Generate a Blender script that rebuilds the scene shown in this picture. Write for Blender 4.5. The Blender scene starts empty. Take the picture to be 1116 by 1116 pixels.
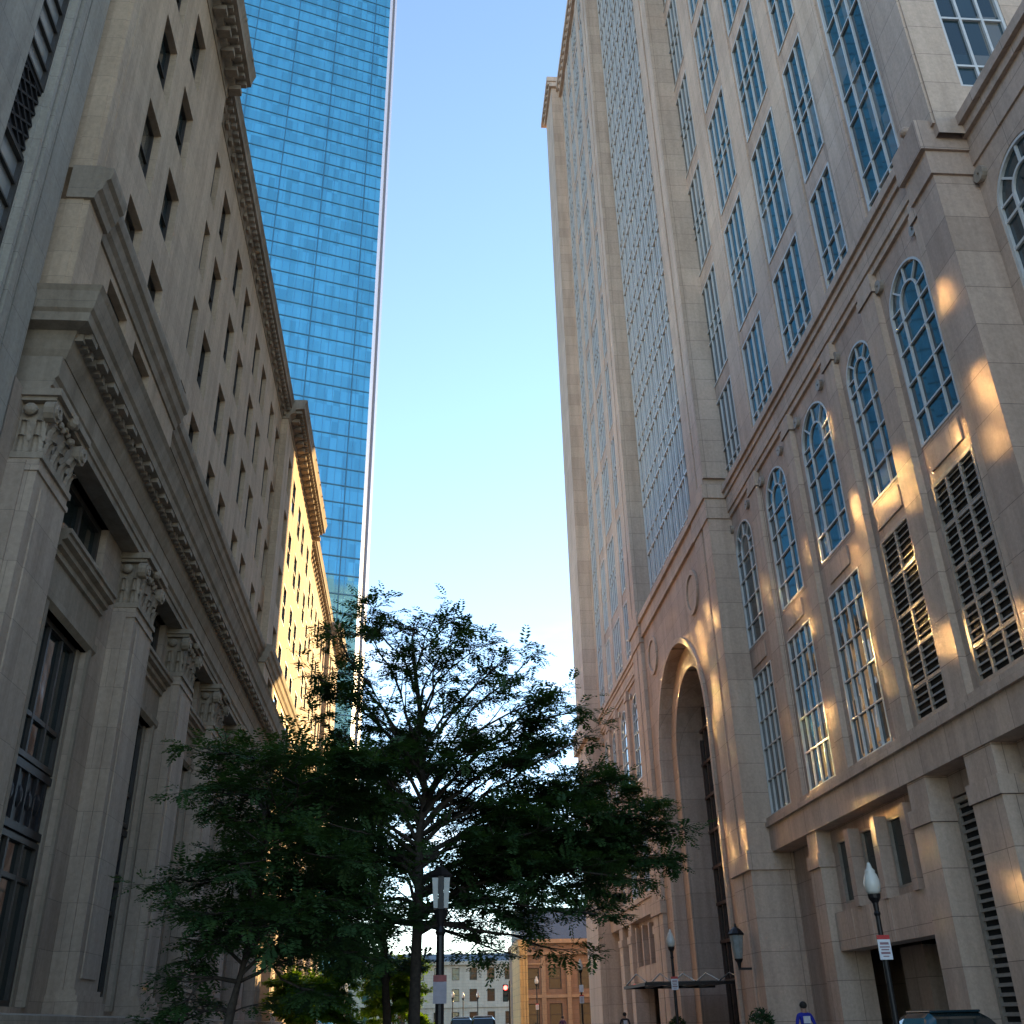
import bpy, bmesh, math, random
from mathutils import Vector, Matrix, noise
random.seed(7)
S = bpy.context.scene
COL = S.collection
PI = math.pi
# ------------------------------------------------------------------ materials
def new_mat(name):
    m = bpy.data.materials.new(name); m.use_nodes = True
    nt = m.node_tree; b = nt.nodes['Principled BSDF']
    return m, nt, b
def N(nt, t, **kw):
    n = nt.nodes.new(t)
    for k, v in kw.items(): setattr(n, k, v)
    return n
def wall_vec(nt):
    """world position folded to (along, height) so that courses run round corners"""
    g = N(nt, 'ShaderNodeNewGeometry'); s = N(nt, 'ShaderNodeSeparateXYZ'); nt.links.new(g.outputs['Position'], s.inputs[0])
    a = N(nt, 'ShaderNodeMath', operation='ADD'); nt.links.new(s.outputs[0], a.inputs[0]); nt.links.new(s.outputs[1], a.inputs[1])
    c = N(nt, 'ShaderNodeCombineXYZ'); nt.links.new(a.outputs[0], c.inputs[0]); nt.links.new(s.outputs[2], c.inputs[1])
    return g.outputs['Position'], c.outputs[0]
def ramp(nt, fac, stops):
    r = N(nt, 'ShaderNodeValToRGB'); e = r.color_ramp.elements
    while len(e) < len(stops): e.new(0.5)
    for i, (p, c) in enumerate(stops): e[i].position = p; e[i].color = (*c, 1)
    nt.links.new(fac, r.inputs[0]); return r.outputs[0]
def mixc(nt, fac, a, b, mode='MIX'):
    m = N(nt, 'ShaderNodeMix', data_type='RGBA', blend_type=mode)
    for s, v in ((m.inputs[0], fac), (m.inputs[6], a), (m.inputs[7], b)):
        if isinstance(v, (int, float)): s.default_value = v
        elif isinstance(v, tuple): s.default_value = (*v, 1)
        else: nt.links.new(v, s)
    return m.outputs[2]
def tex_noise(nt, vec, scale, detail=5, rough=0.6):
    n = N(nt, 'ShaderNodeTexNoise'); n.inputs['Scale'].default_value = scale; n.inputs['Detail'].default_value = detail
    n.inputs['Roughness'].default_value = rough; nt.links.new(vec, n.inputs['Vector']); return n.outputs[0]
def stone(name, c1, c2, bw, bh, joint=0.012, mortar=(0.16, 0.13, 0.11), rough=0.75, stain=0.35, bump=0.15, off=0.5):
    m, nt, b = new_mat(name)
    pos, v = wall_vec(nt)
    br = N(nt, 'ShaderNodeTexBrick'); nt.links.new(v, br.inputs['Vector'])
    br.inputs['Color1'].default_value = (*c1, 1); br.inputs['Color2'].default_value = (*c2, 1); br.inputs['Mortar'].default_value = (*mortar, 1)
    br.inputs['Scale'].default_value = 1; br.inputs['Brick Width'].default_value = bw; br.inputs['Row Height'].default_value = bh
    br.inputs['Mortar Size'].default_value = joint; br.offset = off; br.inputs['Mortar Smooth'].default_value = 0.3; br.inputs['Bias'].default_value = 0
    fine = tex_noise(nt, pos, 9, 6, 0.75)
    col = mixc(nt, 1.0, br.outputs['Color'], ramp(nt, fine, [(0.25, (0.78, 0.77, 0.76)), (0.75, (1.12, 1.1, 1.08))]), 'MULTIPLY')
    mp = N(nt, 'ShaderNodeMapping'); mp.inputs['Scale'].default_value = (1.6, 1.6, 0.14); nt.links.new(pos, mp.inputs[0])
    st = tex_noise(nt, mp.outputs[0], 1.1, 6, 0.65)
    col = mixc(nt, stain, col, ramp(nt, st, [(0.33, (0.52, 0.50, 0.47)), (0.62, (1, 1, 1))]), 'MULTIPLY')
    nt.links.new(col, b.inputs['Base Color']); b.inputs['Roughness'].default_value = rough
    b.inputs['Specular IOR Level'].default_value = 0.3
    bp = N(nt, 'ShaderNodeBump'); bp.inputs['Strength'].default_value = bump; bp.inputs['Distance'].default_value = 0.02
    nt.links.new(fine, bp.inputs['Height']); nt.links.new(bp.outputs[0], b.inputs['Normal'])
    return m
def glass(name, col, rough=0.04, metal=0.0, spec=0.8, cell=None, tilt=0.02, vary=0.35, blind=None):
    m, nt, b = new_mat(name)
    b.inputs['Roughness'].default_value = rough; b.inputs['Metallic'].default_value = metal
    b.inputs['Specular IOR Level'].default_value = spec
    pos, v = wall_vec(nt)
    if cell:
        s = N(nt, 'ShaderNodeSeparateXYZ'); nt.links.new(v, s.inputs[0]); cc = N(nt, 'ShaderNodeCombineXYZ')
        for i in (0, 1):
            d = N(nt, 'ShaderNodeMath', operation='DIVIDE'); d.inputs[1].default_value = cell[i]; nt.links.new(s.outputs[i], d.inputs[0])
            f = N(nt, 'ShaderNodeMath', operation='FLOOR'); nt.links.new(d.outputs[0], f.inputs[0]); nt.links.new(f.outputs[0], cc.inputs[i])
        w = N(nt, 'ShaderNodeTexWhiteNoise', noise_dimensions='2D'); nt.links.new(cc.outputs[0], w.inputs[0])
        cb = mixc(nt, w.outputs[0], tuple(c * (1 - vary) for c in col), tuple(min(1, c * (1 + vary)) for c in col))
        if blind:
            gt = N(nt, 'ShaderNodeMath', operation='GREATER_THAN'); gt.inputs[1].default_value = 0.86; nt.links.new(w.outputs[0], gt.inputs[0])
            cb = mixc(nt, gt.outputs[0], cb, blind)
        nt.links.new(cb, b.inputs['Base Color'])
        g = N(nt, 'ShaderNodeNewGeometry'); sub = N(nt, 'ShaderNodeVectorMath', operation='SUBTRACT'); sub.inputs[1].default_value = (.5, .5, .5)
        nt.links.new(w.outputs[1], sub.inputs[0]); sc = N(nt, 'ShaderNodeVectorMath', operation='SCALE'); sc.inputs[3].default_value = tilt
        nt.links.new(sub.outputs[0], sc.inputs[0]); ad = N(nt, 'ShaderNodeVectorMath', operation='ADD')
        nt.links.new(g.outputs['Normal'], ad.inputs[0]); nt.links.new(sc.outputs[0], ad.inputs[1])
        nm = N(nt, 'ShaderNodeVectorMath', operation='NORMALIZE'); nt.links.new(ad.outputs[0], nm.inputs[0]); nt.links.new(nm.outputs[0], b.inputs['Normal'])
    else:
        b.inputs['Base Color'].default_value = (*col, 1)
        bp = N(nt, 'ShaderNodeBump'); bp.inputs['Strength'].default_value = 0.06; bp.inputs['Distance'].default_value = 0.3
        nt.links.new(tex_noise(nt, pos, 0.7, 2), bp.inputs['Height']); nt.links.new(bp.outputs[0], b.inputs['Normal'])
    return m
def plain(name, col, rough=0.5, metal=0.0, nscale=6, amt=0.2, spec=0.5):
    m, nt, b = new_mat(name)
    tc = N(nt, 'ShaderNodeTexCoord')
    f = tex_noise(nt, tc.outputs['Object'], nscale, 4)
    nt.links.new(ramp(nt, f, [(0.3, tuple(c * (1 - amt) for c in col)), (0.7, tuple(min(1, c * (1 + amt)) for c in col))]), b.inputs['Base Color'])
    b.inputs['Roughness'].default_value = rough; b.inputs['Metallic'].default_value = metal; b.inputs['Specular IOR Level'].default_value = spec
    return m
def leafmat(name, c1, c2, trans=0.25):
    m, nt, b = new_mat(name)
    g = N(nt, 'ShaderNodeNewGeometry'); f = tex_noise(nt, g.outputs['Position'], 1.7, 3)
    col = ramp(nt, f, [(0.3, c1), (0.7, c2)])
    nt.links.new(col, b.inputs['Base Color']); b.inputs['Roughness'].default_value = 0.6; b.inputs['Specular IOR Level'].default_value = 0.25
    t = N(nt, 'ShaderNodeBsdfTranslucent'); nt.links.new(mixc(nt, 1.0, col, (1.6, 1.5, 0.5), 'MULTIPLY'), t.inputs[0])
    mx = N(nt, 'ShaderNodeMixShader'); mx.inputs[0].default_value = trans
    nt.links.new(b.outputs[0], mx.inputs[1]); nt.links.new(t.outputs[0], mx.inputs[2])
    nt.links.new(mx.outputs[0], nt.nodes['Material Output'].inputs[0]); return m
def lamp_mat(name, col, strength):
    m, nt, b = new_mat(name); b.inputs['Base Color'].default_value = (*col, 1)
    b.inputs['Emission Color'].default_value = (*col, 1); b.inputs['Emission Strength'].default_value = strength; return m

GRANITE = stone('pink_granite', (0.57, 0.43, 0.345), (0.47, 0.35, 0.28), 1.55, 1.15, 0.010, (0.22, 0.165, 0.14), stain=.55, off=0.0)
GRANITE_LT = stone('pale_granite', (0.62, 0.48, 0.38), (0.54, 0.41, 0.325), 1.55, 1.15, 0.010, (0.24, 0.18, 0.15), stain=.5, off=0.0)
LIME = stone('weathered_limestone', (0.60, 0.465, 0.335), (0.53, 0.41, 0.295), 1.9, 0.62, 0.004, (0.27, 0.23, 0.18), 0.85, 0.55)
LIMETRIM = stone('carved_limestone', (0.40, 0.335, 0.265), (0.355, 0.30, 0.235), 3.1, 1.5, 0.004, (0.22, 0.19, 0.16), 0.9, 0.7)
LIME_SHADED = stone('shade_tinted_limestone', (0.50, 0.405, 0.32), (0.44, 0.355, 0.285), 1.9, 0.93, 0.005, (0.22, 0.19, 0.16), 0.88, 0.6)  # darker copy of the limestone, lower-storey shade painted into its colour
GREYSTONE = stone('grey_limestone', (0.46, 0.43, 0.37), (0.42, 0.395, 0.345), 1.7, 0.85, 0.006, (0.24, 0.22, 0.2), 0.85, 0.5)
BROWNSTONE = stone('brown_sandstone', (0.30, 0.20, 0.14), (0.25, 0.165, 0.12), 0.9, 0.4, 0.012)
CREAM = stone('cream_stone', (0.58, 0.52, 0.44), (0.53, 0.48, 0.41), 1.2, 0.5, 0.008)
G_TOWER = glass('tower_window_glass', (0.022, 0.045, 0.055), 0.03, 0, 0.7, (0.6, 1.7), 0.04, 0.5, (0.13, 0.13, 0.12))
G_WING = glass('far_window_glass', (0.15, 0.145, 0.14), 0.22, 0, 0.5, (0.6, 1.7), 0.04, 0.4)
G_CURT = glass('curtain_window_glass', (0.16, 0.16, 0.175), 0.2, 0.0, 0.5, (0.62, 1.71), 0.05)
G_DARK = glass('dark_window_glass', (0.012, 0.022, 0.022), 0.05, 0, 0.6)
G_LEFT = glass('old_window_glass', (0.02, 0.03, 0.03), 0.06, 0.0, 0.7)
_nt = G_LEFT.node_tree; _b = _nt.nodes['Principled BSDF']; _tc = N(_nt, 'ShaderNodeTexCoord'); _oi = N(_nt, 'ShaderNodeObjectInfo')
_sx = N(_nt, 'ShaderNodeSeparateXYZ'); _nt.links.new(_tc.outputs['Object'], _sx.inputs[0])          # roller shades drawn to different heights
_m1 = N(_nt, 'ShaderNodeMath', operation='MULTIPLY'); _m1.inputs[1].default_value = 5.0; _nt.links.new(_oi.outputs['Random'], _m1.inputs[0])
_gt = N(_nt, 'ShaderNodeMath', operation='GREATER_THAN'); _nt.links.new(_sx.outputs[2], _gt.inputs[0]); _nt.links.new(_m1.outputs[0], _gt.inputs[1])
_nt.links.new(mixc(_nt, _gt.outputs[0], (.02, .03, .03), (.12, .105, .08)), _b.inputs['Base Color'])
G_FAR, _nt, _b = new_mat('coated_window_glass')          # old plate glass, each pane slightly bowed and out of true
_b.inputs['Base Color'].default_value = (0.95, 0.93, 0.88, 1); _b.inputs['Metallic'].default_value = 1; _b.inputs['Roughness'].default_value = 0.05
_tc = N(_nt, 'ShaderNodeTexCoord'); _sx = N(_nt, 'ShaderNodeSeparateXYZ'); _nt.links.new(_tc.outputs['Object'], _sx.inputs[0])
_k = N(_nt, 'ShaderNodeMath', operation='MULTIPLY'); _k.inputs[1].default_value = -0.0065; _nt.links.new(_sx.outputs[0], _k.inputs[0])
_bow = N(_nt, 'ShaderNodeVectorMath', operation='SCALE'); _bow.inputs[0].default_value = (0.022, -1, 0); _nt.links.new(_k.outputs[0], _bow.inputs[3])
_oi = N(_nt, 'ShaderNodeObjectInfo'); _wn = N(_nt, 'ShaderNodeTexWhiteNoise', noise_dimensions='1D'); _fl = N(_nt, 'ShaderNodeMath', operation='FLOOR'); _nt.links.new(_sx.outputs[2], _fl.inputs[0]); _ma = N(_nt, 'ShaderNodeMath', operation='MULTIPLY_ADD'); _ma.inputs[1].default_value = 3.713; _nt.links.new(_fl.outputs[0], _ma.inputs[0]); _nt.links.new(_oi.outputs['Random'], _ma.inputs[2]); _nt.links.new(_ma.outputs[0], _wn.inputs['W'])
_sb = N(_nt, 'ShaderNodeVectorMath', operation='SUBTRACT'); _sb.inputs[1].default_value = (.5, .5, .5); _nt.links.new(_wn.outputs['Color'], _sb.inputs[0])
_sl = N(_nt, 'ShaderNodeVectorMath', operation='SCALE'); _sl.inputs[3].default_value = 0.08; _nt.links.new(_sb.outputs[0], _sl.inputs[0])
_g = N(_nt, 'ShaderNodeNewGeometry'); _a1 = N(_nt, 'ShaderNodeVectorMath', operation='ADD'); _a2 = N(_nt, 'ShaderNodeVectorMath', operation='ADD'); _nm = N(_nt, 'ShaderNodeVectorMath', operation='NORMALIZE')
_nt.links.new(_g.outputs['Normal'], _a1.inputs[0]); _nt.links.new(_bow.outputs[0], _a1.inputs[1]); _nt.links.new(_a1.outputs[0], _a2.inputs[0]); _nt.links.new(_sl.outputs[0], _a2.inputs[1]); _nt.links.new(_a2.outputs[0], _nm.inputs[0]); _nt.links.new(_nm.outputs[0], _b.inputs['Normal'])
G_BLUE = glass('mirrored_blue_glass', (0.10, 0.41, 0.64), 0.07, 0.4, 0.5, (1.367, 3.25), 0.03, 0.16)
G_END = plain('pale_end_panels', (0.27, 0.31, 0.40), 0.25, 0.3, 1.5, 0.08)
MULL_BLUE = plain('dark_blue_mullion', (0.05, 0.15, 0.23), 0.4, 0.3)
MULL = plain('pale_grey_mullion', (0.56, 0.55, 0.53), 0.4, 0.1, 3, 0.08)
MULL_BROWN = plain('bronze_mullion', (0.075, 0.045, 0.035), 0.45, 0.3)
SASH = plain('dark_sash', (0.045, 0.04, 0.035), 0.5)
LOUV = plain('louvre_metal', (0.34, 0.29, 0.24), 0.5, 0.2)
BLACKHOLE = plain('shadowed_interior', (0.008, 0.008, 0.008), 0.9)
IRON = plain('black_iron', (0.018, 0.017, 0.018), 0.45, 0.5)
DARKPANEL = plain('cast_iron_panel', (0.03, 0.03, 0.034), 0.5, 0.4)
WHITEPANEL = glass('sky_reflecting_glass', (0.50, 0.51, 0.50), 0.25, 0.6, 0.8)
GLOBE = plain('frosted_globe', (0.62, 0.60, 0.54), 0.25, 0, 3, 0.04)
SIGNW = plain('white_sign', (0.62, 0.64, 0.68), 0.4, 0, 3, 0.05)
SIGNR = plain('red_sign', (0.45, 0.03, 0.03), 0.4)
BARK = plain('bark', (0.045, 0.035, 0.028), 0.9, 0, 14, 0.4)
LEAF = leafmat('locust_leaf', (0.026, 0.068, 0.026), (0.062, 0.12, 0.038), 0.35)
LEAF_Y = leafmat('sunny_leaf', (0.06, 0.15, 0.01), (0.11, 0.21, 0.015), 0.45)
SHRUBL = leafmat('shrub_leaf', (0.012, 0.04, 0.012), (0.03, 0.075, 0.02), 0.2)
ROOFM = plain('slate_roof', (0.10, 0.115, 0.13), 0.6)

# ------------------------------------------------------------------ objects
def tag(o, label=None, cat=None, group=None, kind=None):
    for k, v in (('label', label), ('category', cat), ('group', group), ('kind', kind)):
        if v: o[k] = v
    return o
def empty(name, loc, label, cat, group=None):
    o = bpy.data.objects.new(name, None); COL.objects.link(o); o.location = loc; o.empty_display_size = 0.3
    return tag(o, label, cat, group)
def wloc(o):
    v = Vector((0, 0, 0))
    while o: v += o.location; o = o.parent
    return v
class MB:
    """collects shapes given through a mapping f(u, w, z) -> world"""
    def __init__(s, f=None): s.bm = bmesh.new(); s.f = f or (lambda u, w, z: (u, w, z))
    def v(s, u, w, z): return s.bm.verts.new(s.f(u, w, z))
    def face(s, pts):
        try: return s.bm.faces.new([s.v(*p) for p in pts])
        except ValueError: return None
    def box(s, u0, u1, w0, w1, z0, z1):
        p = [s.v(u, w, z) for z in (z0, z1) for w in (w0, w1) for u in (u0, u1)]
        for f in ((0, 1, 3, 2), (4, 6, 7, 5), (0, 4, 5, 1), (2, 3, 7, 6), (0, 2, 6, 4), (1, 5, 7, 3)): s.bm.faces.new([p[i] for i in f])
        return s
    def prism(s, poly, u0, u1):
        """poly in (w, z), swept along u"""
        a = [s.v(u0, w, z) for w, z in poly]; b = [s.v(u1, w, z) for w, z in poly]; n = len(poly)
        for i in range(n): s.bm.faces.new([a[i], a[(i + 1) % n], b[(i + 1) % n], b[i]])
        s.bm.faces.new(a[::-1]); s.bm.faces.new(b); return s
    def mitre(s, poly, u0, u1, base, e0=True, e1=False):
        a = [s.v(u0 - (max(0, w - base) if e0 else 0), w, z) for w, z in poly]; b = [s.v(u1 + (max(0, w - base) if e1 else 0), w, z) for w, z in poly]; n = len(poly)
        for i in range(n): s.bm.faces.new([a[i], a[(i + 1) % n], b[(i + 1) % n], b[i]])
        a2 = [s.v(u0 - max(0, w - base), -.3, z) for w, z in poly]
        for i in range(n - 1):
            if e0: s.bm.faces.new([a[i], a[i + 1], a2[i + 1], a2[i]])
        s.bm.faces.new(b); s.bm.faces.new([s.bm.verts.new(v.co) for v in a[::-1]]) if not e0 else None
        return s
    def prism_w(s, poly, w0, w1):
        """poly in (u, z), swept along w"""
        a = [s.v(u, w0, z) for u, z in poly]; b = [s.v(u, w1, z) for u, z in poly]; n = len(poly)
        for i in range(n): s.bm.faces.new([a[i], a[(i + 1) % n], b[(i + 1) % n], b[i]])
        s.bm.faces.new(a[::-1]); s.bm.faces.new(b); return s
    def ring(s, cu, cz, r0, r1, w0, w1, a0=0, a1=PI, n=24):
        for i in range(n):
            t0 = a0 + (a1 - a0) * i / n; t1 = a0 + (a1 - a0) * (i + 1) / n
            q = [(cu + r * math.cos(t), cz + r * math.sin(t)) for r, t in ((r0, t0), (r1, t0), (r1, t1), (r0, t1))]
            s.prism_w(q, w0, w1)
        return s
    def bar(s, p, q, t, w0, w1):
        d = Vector((q[0] - p[0], q[1] - p[1])); d.normalize(); n = Vector((-d.y, d.x)) * t / 2
        return s.prism_w([(p[0] + n.x, p[1] + n.y), (q[0] + n.x, q[1] + n.y), (q[0] - n.x, q[1] - n.y), (p[0] - n.x, p[1] - n.y)], w0, w1)
    def lathe(s, c, prof, n=16):
        rings = []
        for r, z in prof: rings.append([s.v(c[0] + r * math.cos(2 * PI * i / n), c[1] + r * math.sin(2 * PI * i / n), c[2] + z) for i in range(n)])
        for a, b in zip(rings, rings[1:]):
            for i in range(n): s.bm.faces.new([a[i], a[(i + 1) % n], b[(i + 1) % n], b[i]])
        s.bm.faces.new(rings[0][::-1]); s.bm.faces.new(rings[-1]); return s
    def tube(s, pts, radii, n=7):
        rings = []
        for i, p in enumerate(pts):
            d = (pts[min(i + 1, len(pts) - 1)] - pts[max(i - 1, 0)]).normalized()
            x = d.orthogonal().normalized(); y = d.cross(x)
            rings.append([s.v(*(p + (x * math.cos(2 * PI * k / n) + y * math.sin(2 * PI * k / n)) * radii[i])) for k in range(n)])
        for a, b in zip(rings, rings[1:]):
            dmin = min(range(n), key=lambda k: (a[0].co - b[k].co).length)
            for i in range(n): s.bm.faces.new([a[i], a[(i + 1) % n], b[(i + 1 + dmin) % n], b[(i + dmin) % n]])
        s.bm.faces.new(rings[0][::-1]); s.bm.faces.new(rings[-1]); return s
    def blob(s, c, r, sub=1, sc=(1, 1, 1), jit=0):
        g = bmesh.ops.create_icosphere(s.bm, subdivisions=sub, radius=1)
        for v in g['verts']:
            k = r * (1 + jit * (random.random() - .5))
            v.co = Vector(s.f(c[0] + v.co.x * k * sc[0], c[1] + v.co.y * k * sc[1], c[2] + v.co.z * k * sc[2]))
        return s
    def build(s, name, mat, parent=None, loc=None, smooth=False, recalc=True, bevel=0):
        o = wloc(parent) if parent else Vector(loc or (0, 0, 0))
        for v in s.bm.verts: v.co -= o
        if recalc: bmesh.ops.recalc_face_normals(s.bm, faces=s.bm.faces)
        me = bpy.data.meshes.new(name); s.bm.to_mesh(me); s.bm.free()
        for m in (mat if isinstance(mat, (list, tuple)) else [mat]): me.materials.append(m)
        if smooth:
            for p in me.polygons: p.use_smooth = True
        ob = bpy.data.objects.new(name, me); COL.objects.link(ob)
        if parent: ob.parent = parent
        elif loc: ob.location = loc
        if bevel:
            b = ob.modifiers.new('bevel', 'BEVEL'); b.width = bevel; b.segments = 2; b.limit_method = 'ANGLE'
        return ob
def facade(mb, u0, u1, z0, z1, ops, w=0.0, d=0.4):
    """wall face at w with openings; ops: (a, b, c, e) rectangular or (a, b, c, e, 'arch') round-headed, e = crown; reveals of depth d"""
    us = sorted({u0, u1, *[o[0] for o in ops], *[o[1] for o in ops]}); zs = sorted({z0, z1, *[o[2] for o in ops], *[o[3] for o in ops]})
    us = [u for u in us if u0 - 1e-6 <= u <= u1 + 1e-6]; zs = [z for z in zs if z0 - 1e-6 <= z <= z1 + 1e-6]
    for za, zb in zip(zs, zs[1:]):
        run = None
        for ua, ub in zip(us, us[1:]):
            cu, cz = (ua + ub) / 2, (za + zb) / 2
            hole = any(o[0] < cu < o[1] and o[2] < cz < o[3] for o in ops)
            if not hole: run = (run[0], ub) if run else (ua, ub)
            if hole and run: mb.face([(run[0], w, za), (run[1], w, za), (run[1], w, zb), (run[0], w, zb)]); run = None
        if run: mb.face([(run[0], w, za), (run[1], w, za), (run[1], w, zb), (run[0], w, zb)])
    for o in ops:
        a, b, c, e = o[:4]
        if len(o) == 4:
            loop = [(a, c), (b, c), (b, e), (a, e)]
        else:
            r = (b - a) / 2; cu = (a + b) / 2; zs_ = e - r; n = 20
            arc = [(cu + r * math.cos(PI * i / n), zs_ + r * math.sin(PI * i / n)) for i in range(n + 1)]
            loop = [(a, c), (b, c)] + arc
            for i in range(n):
                (p, q), (p2, q2) = arc[i], arc[i + 1]
                mb.face([(p, w, q), (p2, w, q2), (p2, w, e), (p, w, e)])
        for i in range(len(loop)):
            (p, q), (p2, q2) = loop[i], loop[(i + 1) % len(loop)]
            if abs(p - p2) + abs(q - q2) > 1e-6: mb.face([(p, w, q), (p2, w, q2), (p2, w - d, q2), (p, w - d, q)])

_wc = {}
def window_meshes(key, w, h, cols, rows, arch, mats, bt=0.055, sub=0.03):
    """glass and frame meshes, centred on local x, sill at z=0, outward = +y; glass at y=0, bars to the front of it"""
    if key in _wc: return _wc[key]
    g = MB(); f = MB(); R = w / 2
    if arch:
        zs = h - R
        poly = [(-R, 0), (R, 0)] + [(R * math.cos(PI * i / 20), zs + R * math.sin(PI * i / 20)) for i in range(21)]
        g.prism_w([p for i, p in enumerate(poly) if i == 0 or (Vector(p) - Vector(poly[i - 1])).length > 1e-5], -0.02, 0)
        f.ring(0, zs, R - bt * 1.2, R, 0.002, 0.09, n=20)
        ri = R * 0.45; f.ring(0, zs, ri - bt / 2, ri + bt / 2, 0.002, 0.06, n=14)
        for k in (1, 2, 3): 
            t = PI * k / 4; f.bar((ri * math.cos(t), zs + ri * math.sin(t)), ((R - bt) * math.cos(t), zs + (R - bt) * math.sin(t)), bt * .8, 0.002, 0.062)
        for t in (PI * .02, PI * .98): f.bar((ri * math.cos(t), zs + ri * math.sin(t)), ((R - bt) * math.cos(t), zs + (R - bt) * math.sin(t)), bt * .8, 0.002, 0.061)
        for x in (-ri, ri): f.box(x - bt / 2, x + bt / 2, 0.002, 0.07, bt, zs)
        top = zs
        for x in (-R, R - bt * 1.2): f.box(x, x + bt * 1.2, 0.002, 0.09, 0, zs)
    else:
        g.box(-R, R, -0.02, 0, 0, h); top = h
        for x in (-R, R - bt * 1.2): f.box(x, x + bt * 1.2, 0.002, 0.09, 0, h)
        f.box(-R + bt * 1.2, R - bt * 1.2, 0.002, 0.088, h - bt * 1.2, h)
        for i in range(1, cols): x = -R + w * i / cols; f.box(x - bt / 2, x + bt / 2, 0.002, 0.075, bt * 1.2, h - bt * 1.2)
    f.box(-R + bt * 1.2, R - bt * 1.2, 0.002, 0.092, 0, bt * 1.2)
    for z in rows:
        f.box(-R + bt * 1.2, R - bt * 1.2, 0.002, 0.068, z * top - bt / 2, z * top + bt / 2)
    out = []
    for mb, nm, mt in ((g, 'glass', mats[0]), (f, 'frame', mats[1])):
        bmesh.ops.recalc_face_normals(mb.bm, faces=mb.bm.faces)
        me = bpy.data.meshes.new(nm); mb.bm.to_mesh(me); mb.bm.free(); me.materials.append(mt); out.append(me)
    _wc[key] = out; return out
def put_window(parent, meshes, world, rz, name='window', fname='frame', sill=None):
    o = bpy.data.objects.new(name, meshes[0]); COL.objects.link(o); o.parent = parent
    o.location = Vector(world) - wloc(parent); o.rotation_euler = (0, 0, rz)
    for me, nm in zip(list(meshes[1:]) + ([sill] if sill else []), (fname, 'sill' if sill else 'louvre', 'louvre')):
        c = bpy.data.objects.new(nm, me); COL.objects.link(c); c.parent = o
    return o

# ================================================================== RIGHT: granite tower
XR = 13.0
fR = lambda u, w, z: (XR - w, u, z)              # w = outward, towards the street
RZ = PI / 2
T = empty('granite_tower', (16, 48, 0), 'tall pink granite office tower with great arched portal and gridded windows along the right side', 'office tower')
def RW(u, w, z): return (XR - w, u, z)
MIR = lambda a: 96.9 - a                          # far wing mirrors the near wing about the arch
ZT = 96.0
# --- bays (near wing)
BAYS = [(36.55, 39.05), (31.95, 34.6), (27.35, 30.2), (23.95, 25.85)]
STRIP = (19.85, 22.2)
def wing(mir, ztop, zwin):
    m = MB(fR); WP = -0.15
    ops = []
    for (a, b) in BAYS:
        z = 22.85; zt = 27.35
        while z < zwin:
            zt_ = zt if z < 23 else z + 5.75
            ops.append((a, b, z, min(zt_, ztop - 2.5))); z = 28.25 if z < 23 else z + 6.83
    ops.append((STRIP[0], STRIP[1], 22.85, min(zwin + 6, ztop - 2.5)))
    o2 = [((MIR(b), MIR(a)) + (c, e)) if mir else (a, b, c, e) for a, b, c, e in ops]
    lo, hi = (57.6, 77.9) if mir else (18.05, 39.3)
    facade(m, lo, hi, 22.2, ztop, o2, WP, 0.06)
    if not mir:      # end wall that faces down the street, and its window
        fE = lambda u, w, z: (u, 18.05 - w, z)
        e = MB(fE); facade(e, XR + 0.15, 22.0, 22.2, ztop, [(14.2, 16.2, 24.05, 38.0), (17.4, 19.4, 24.05, 38.0)], 0, 0.25)
        e.build('end_wall', GRANITE_LT, T)
        for c0 in (15.2, 18.4):
            ms = window_meshes('end', 2.0, 13.95, 3, [0.065, 0.21, 0.30, 0.43, 0.52, 0.72, 0.8], False, (G_TOWER, MULL), 0.075)
            put_window(T, ms, (c0, 18.17, 24.05), PI + PI, 'window')
            # outward is -y: rotate half a turn
            T.children[-1].rotation_euler = (0, 0, PI)
    m.build('wing_wall', GRANITE, T)
    for (a, b, c, e), (oa, ob_, oc, oe) in zip(o2, ops):
        w, h = b - a, e - c
        n = 4 if ob_ - oa > 2.2 and (oa, ob_) != STRIP else 3
        if (oa, ob_) == STRIP:
            rows = []; z = 23.6
            while z < e - 0.5: rows += [(z - c) / h, (z + 1.15 - c) / h]; z += 3.41
            rows = [r for r in rows if r < .99]
        else: rows = [0.43, 0.56] if h > 5 else [0.2, 0.42]
        ms = window_meshes(('t', mir, round(w, 2), round(h, 2), n), w, h, n, rows, False, (G_WING if mir else G_TOWER, MULL))
        put_window(T, ms, RW((a + b) / 2, WP - 0.045, c), RZ)
    # pilaster strips up the piers
    p = MB(fR)
    for a, b in ((34.78, 36.4), (30.38, 31.8), (26.05, 27.2), (22.4, 23.75), (18.1, 19.6)):
        if mir: a, b = MIR(b), MIR(a)
        p.box(a, b, WP - 0.05, WP + 0.07, 22.6, ztop - 1.9)
    p.build('pilaster_strip', GRANITE_LT, T)
    # parapet and cornice
    c = MB(fR)
    c.box(lo, hi, WP - 0.6, WP + 0.35, ztop - 1.6, ztop - 0.7); c.box(lo, hi, WP - 0.6, WP + 0.62, ztop - 0.7, ztop)
    u = lo + 0.3
    while u < hi - 0.3: c.box(u, u + 0.45, WP, WP + 0.5, ztop - 1.3, ztop - 0.705); u += 0.95
    c.build('parapet', GRANITE_LT, T)
wing(False, ZT, 58)
wing(True, ZT, 92)
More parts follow.
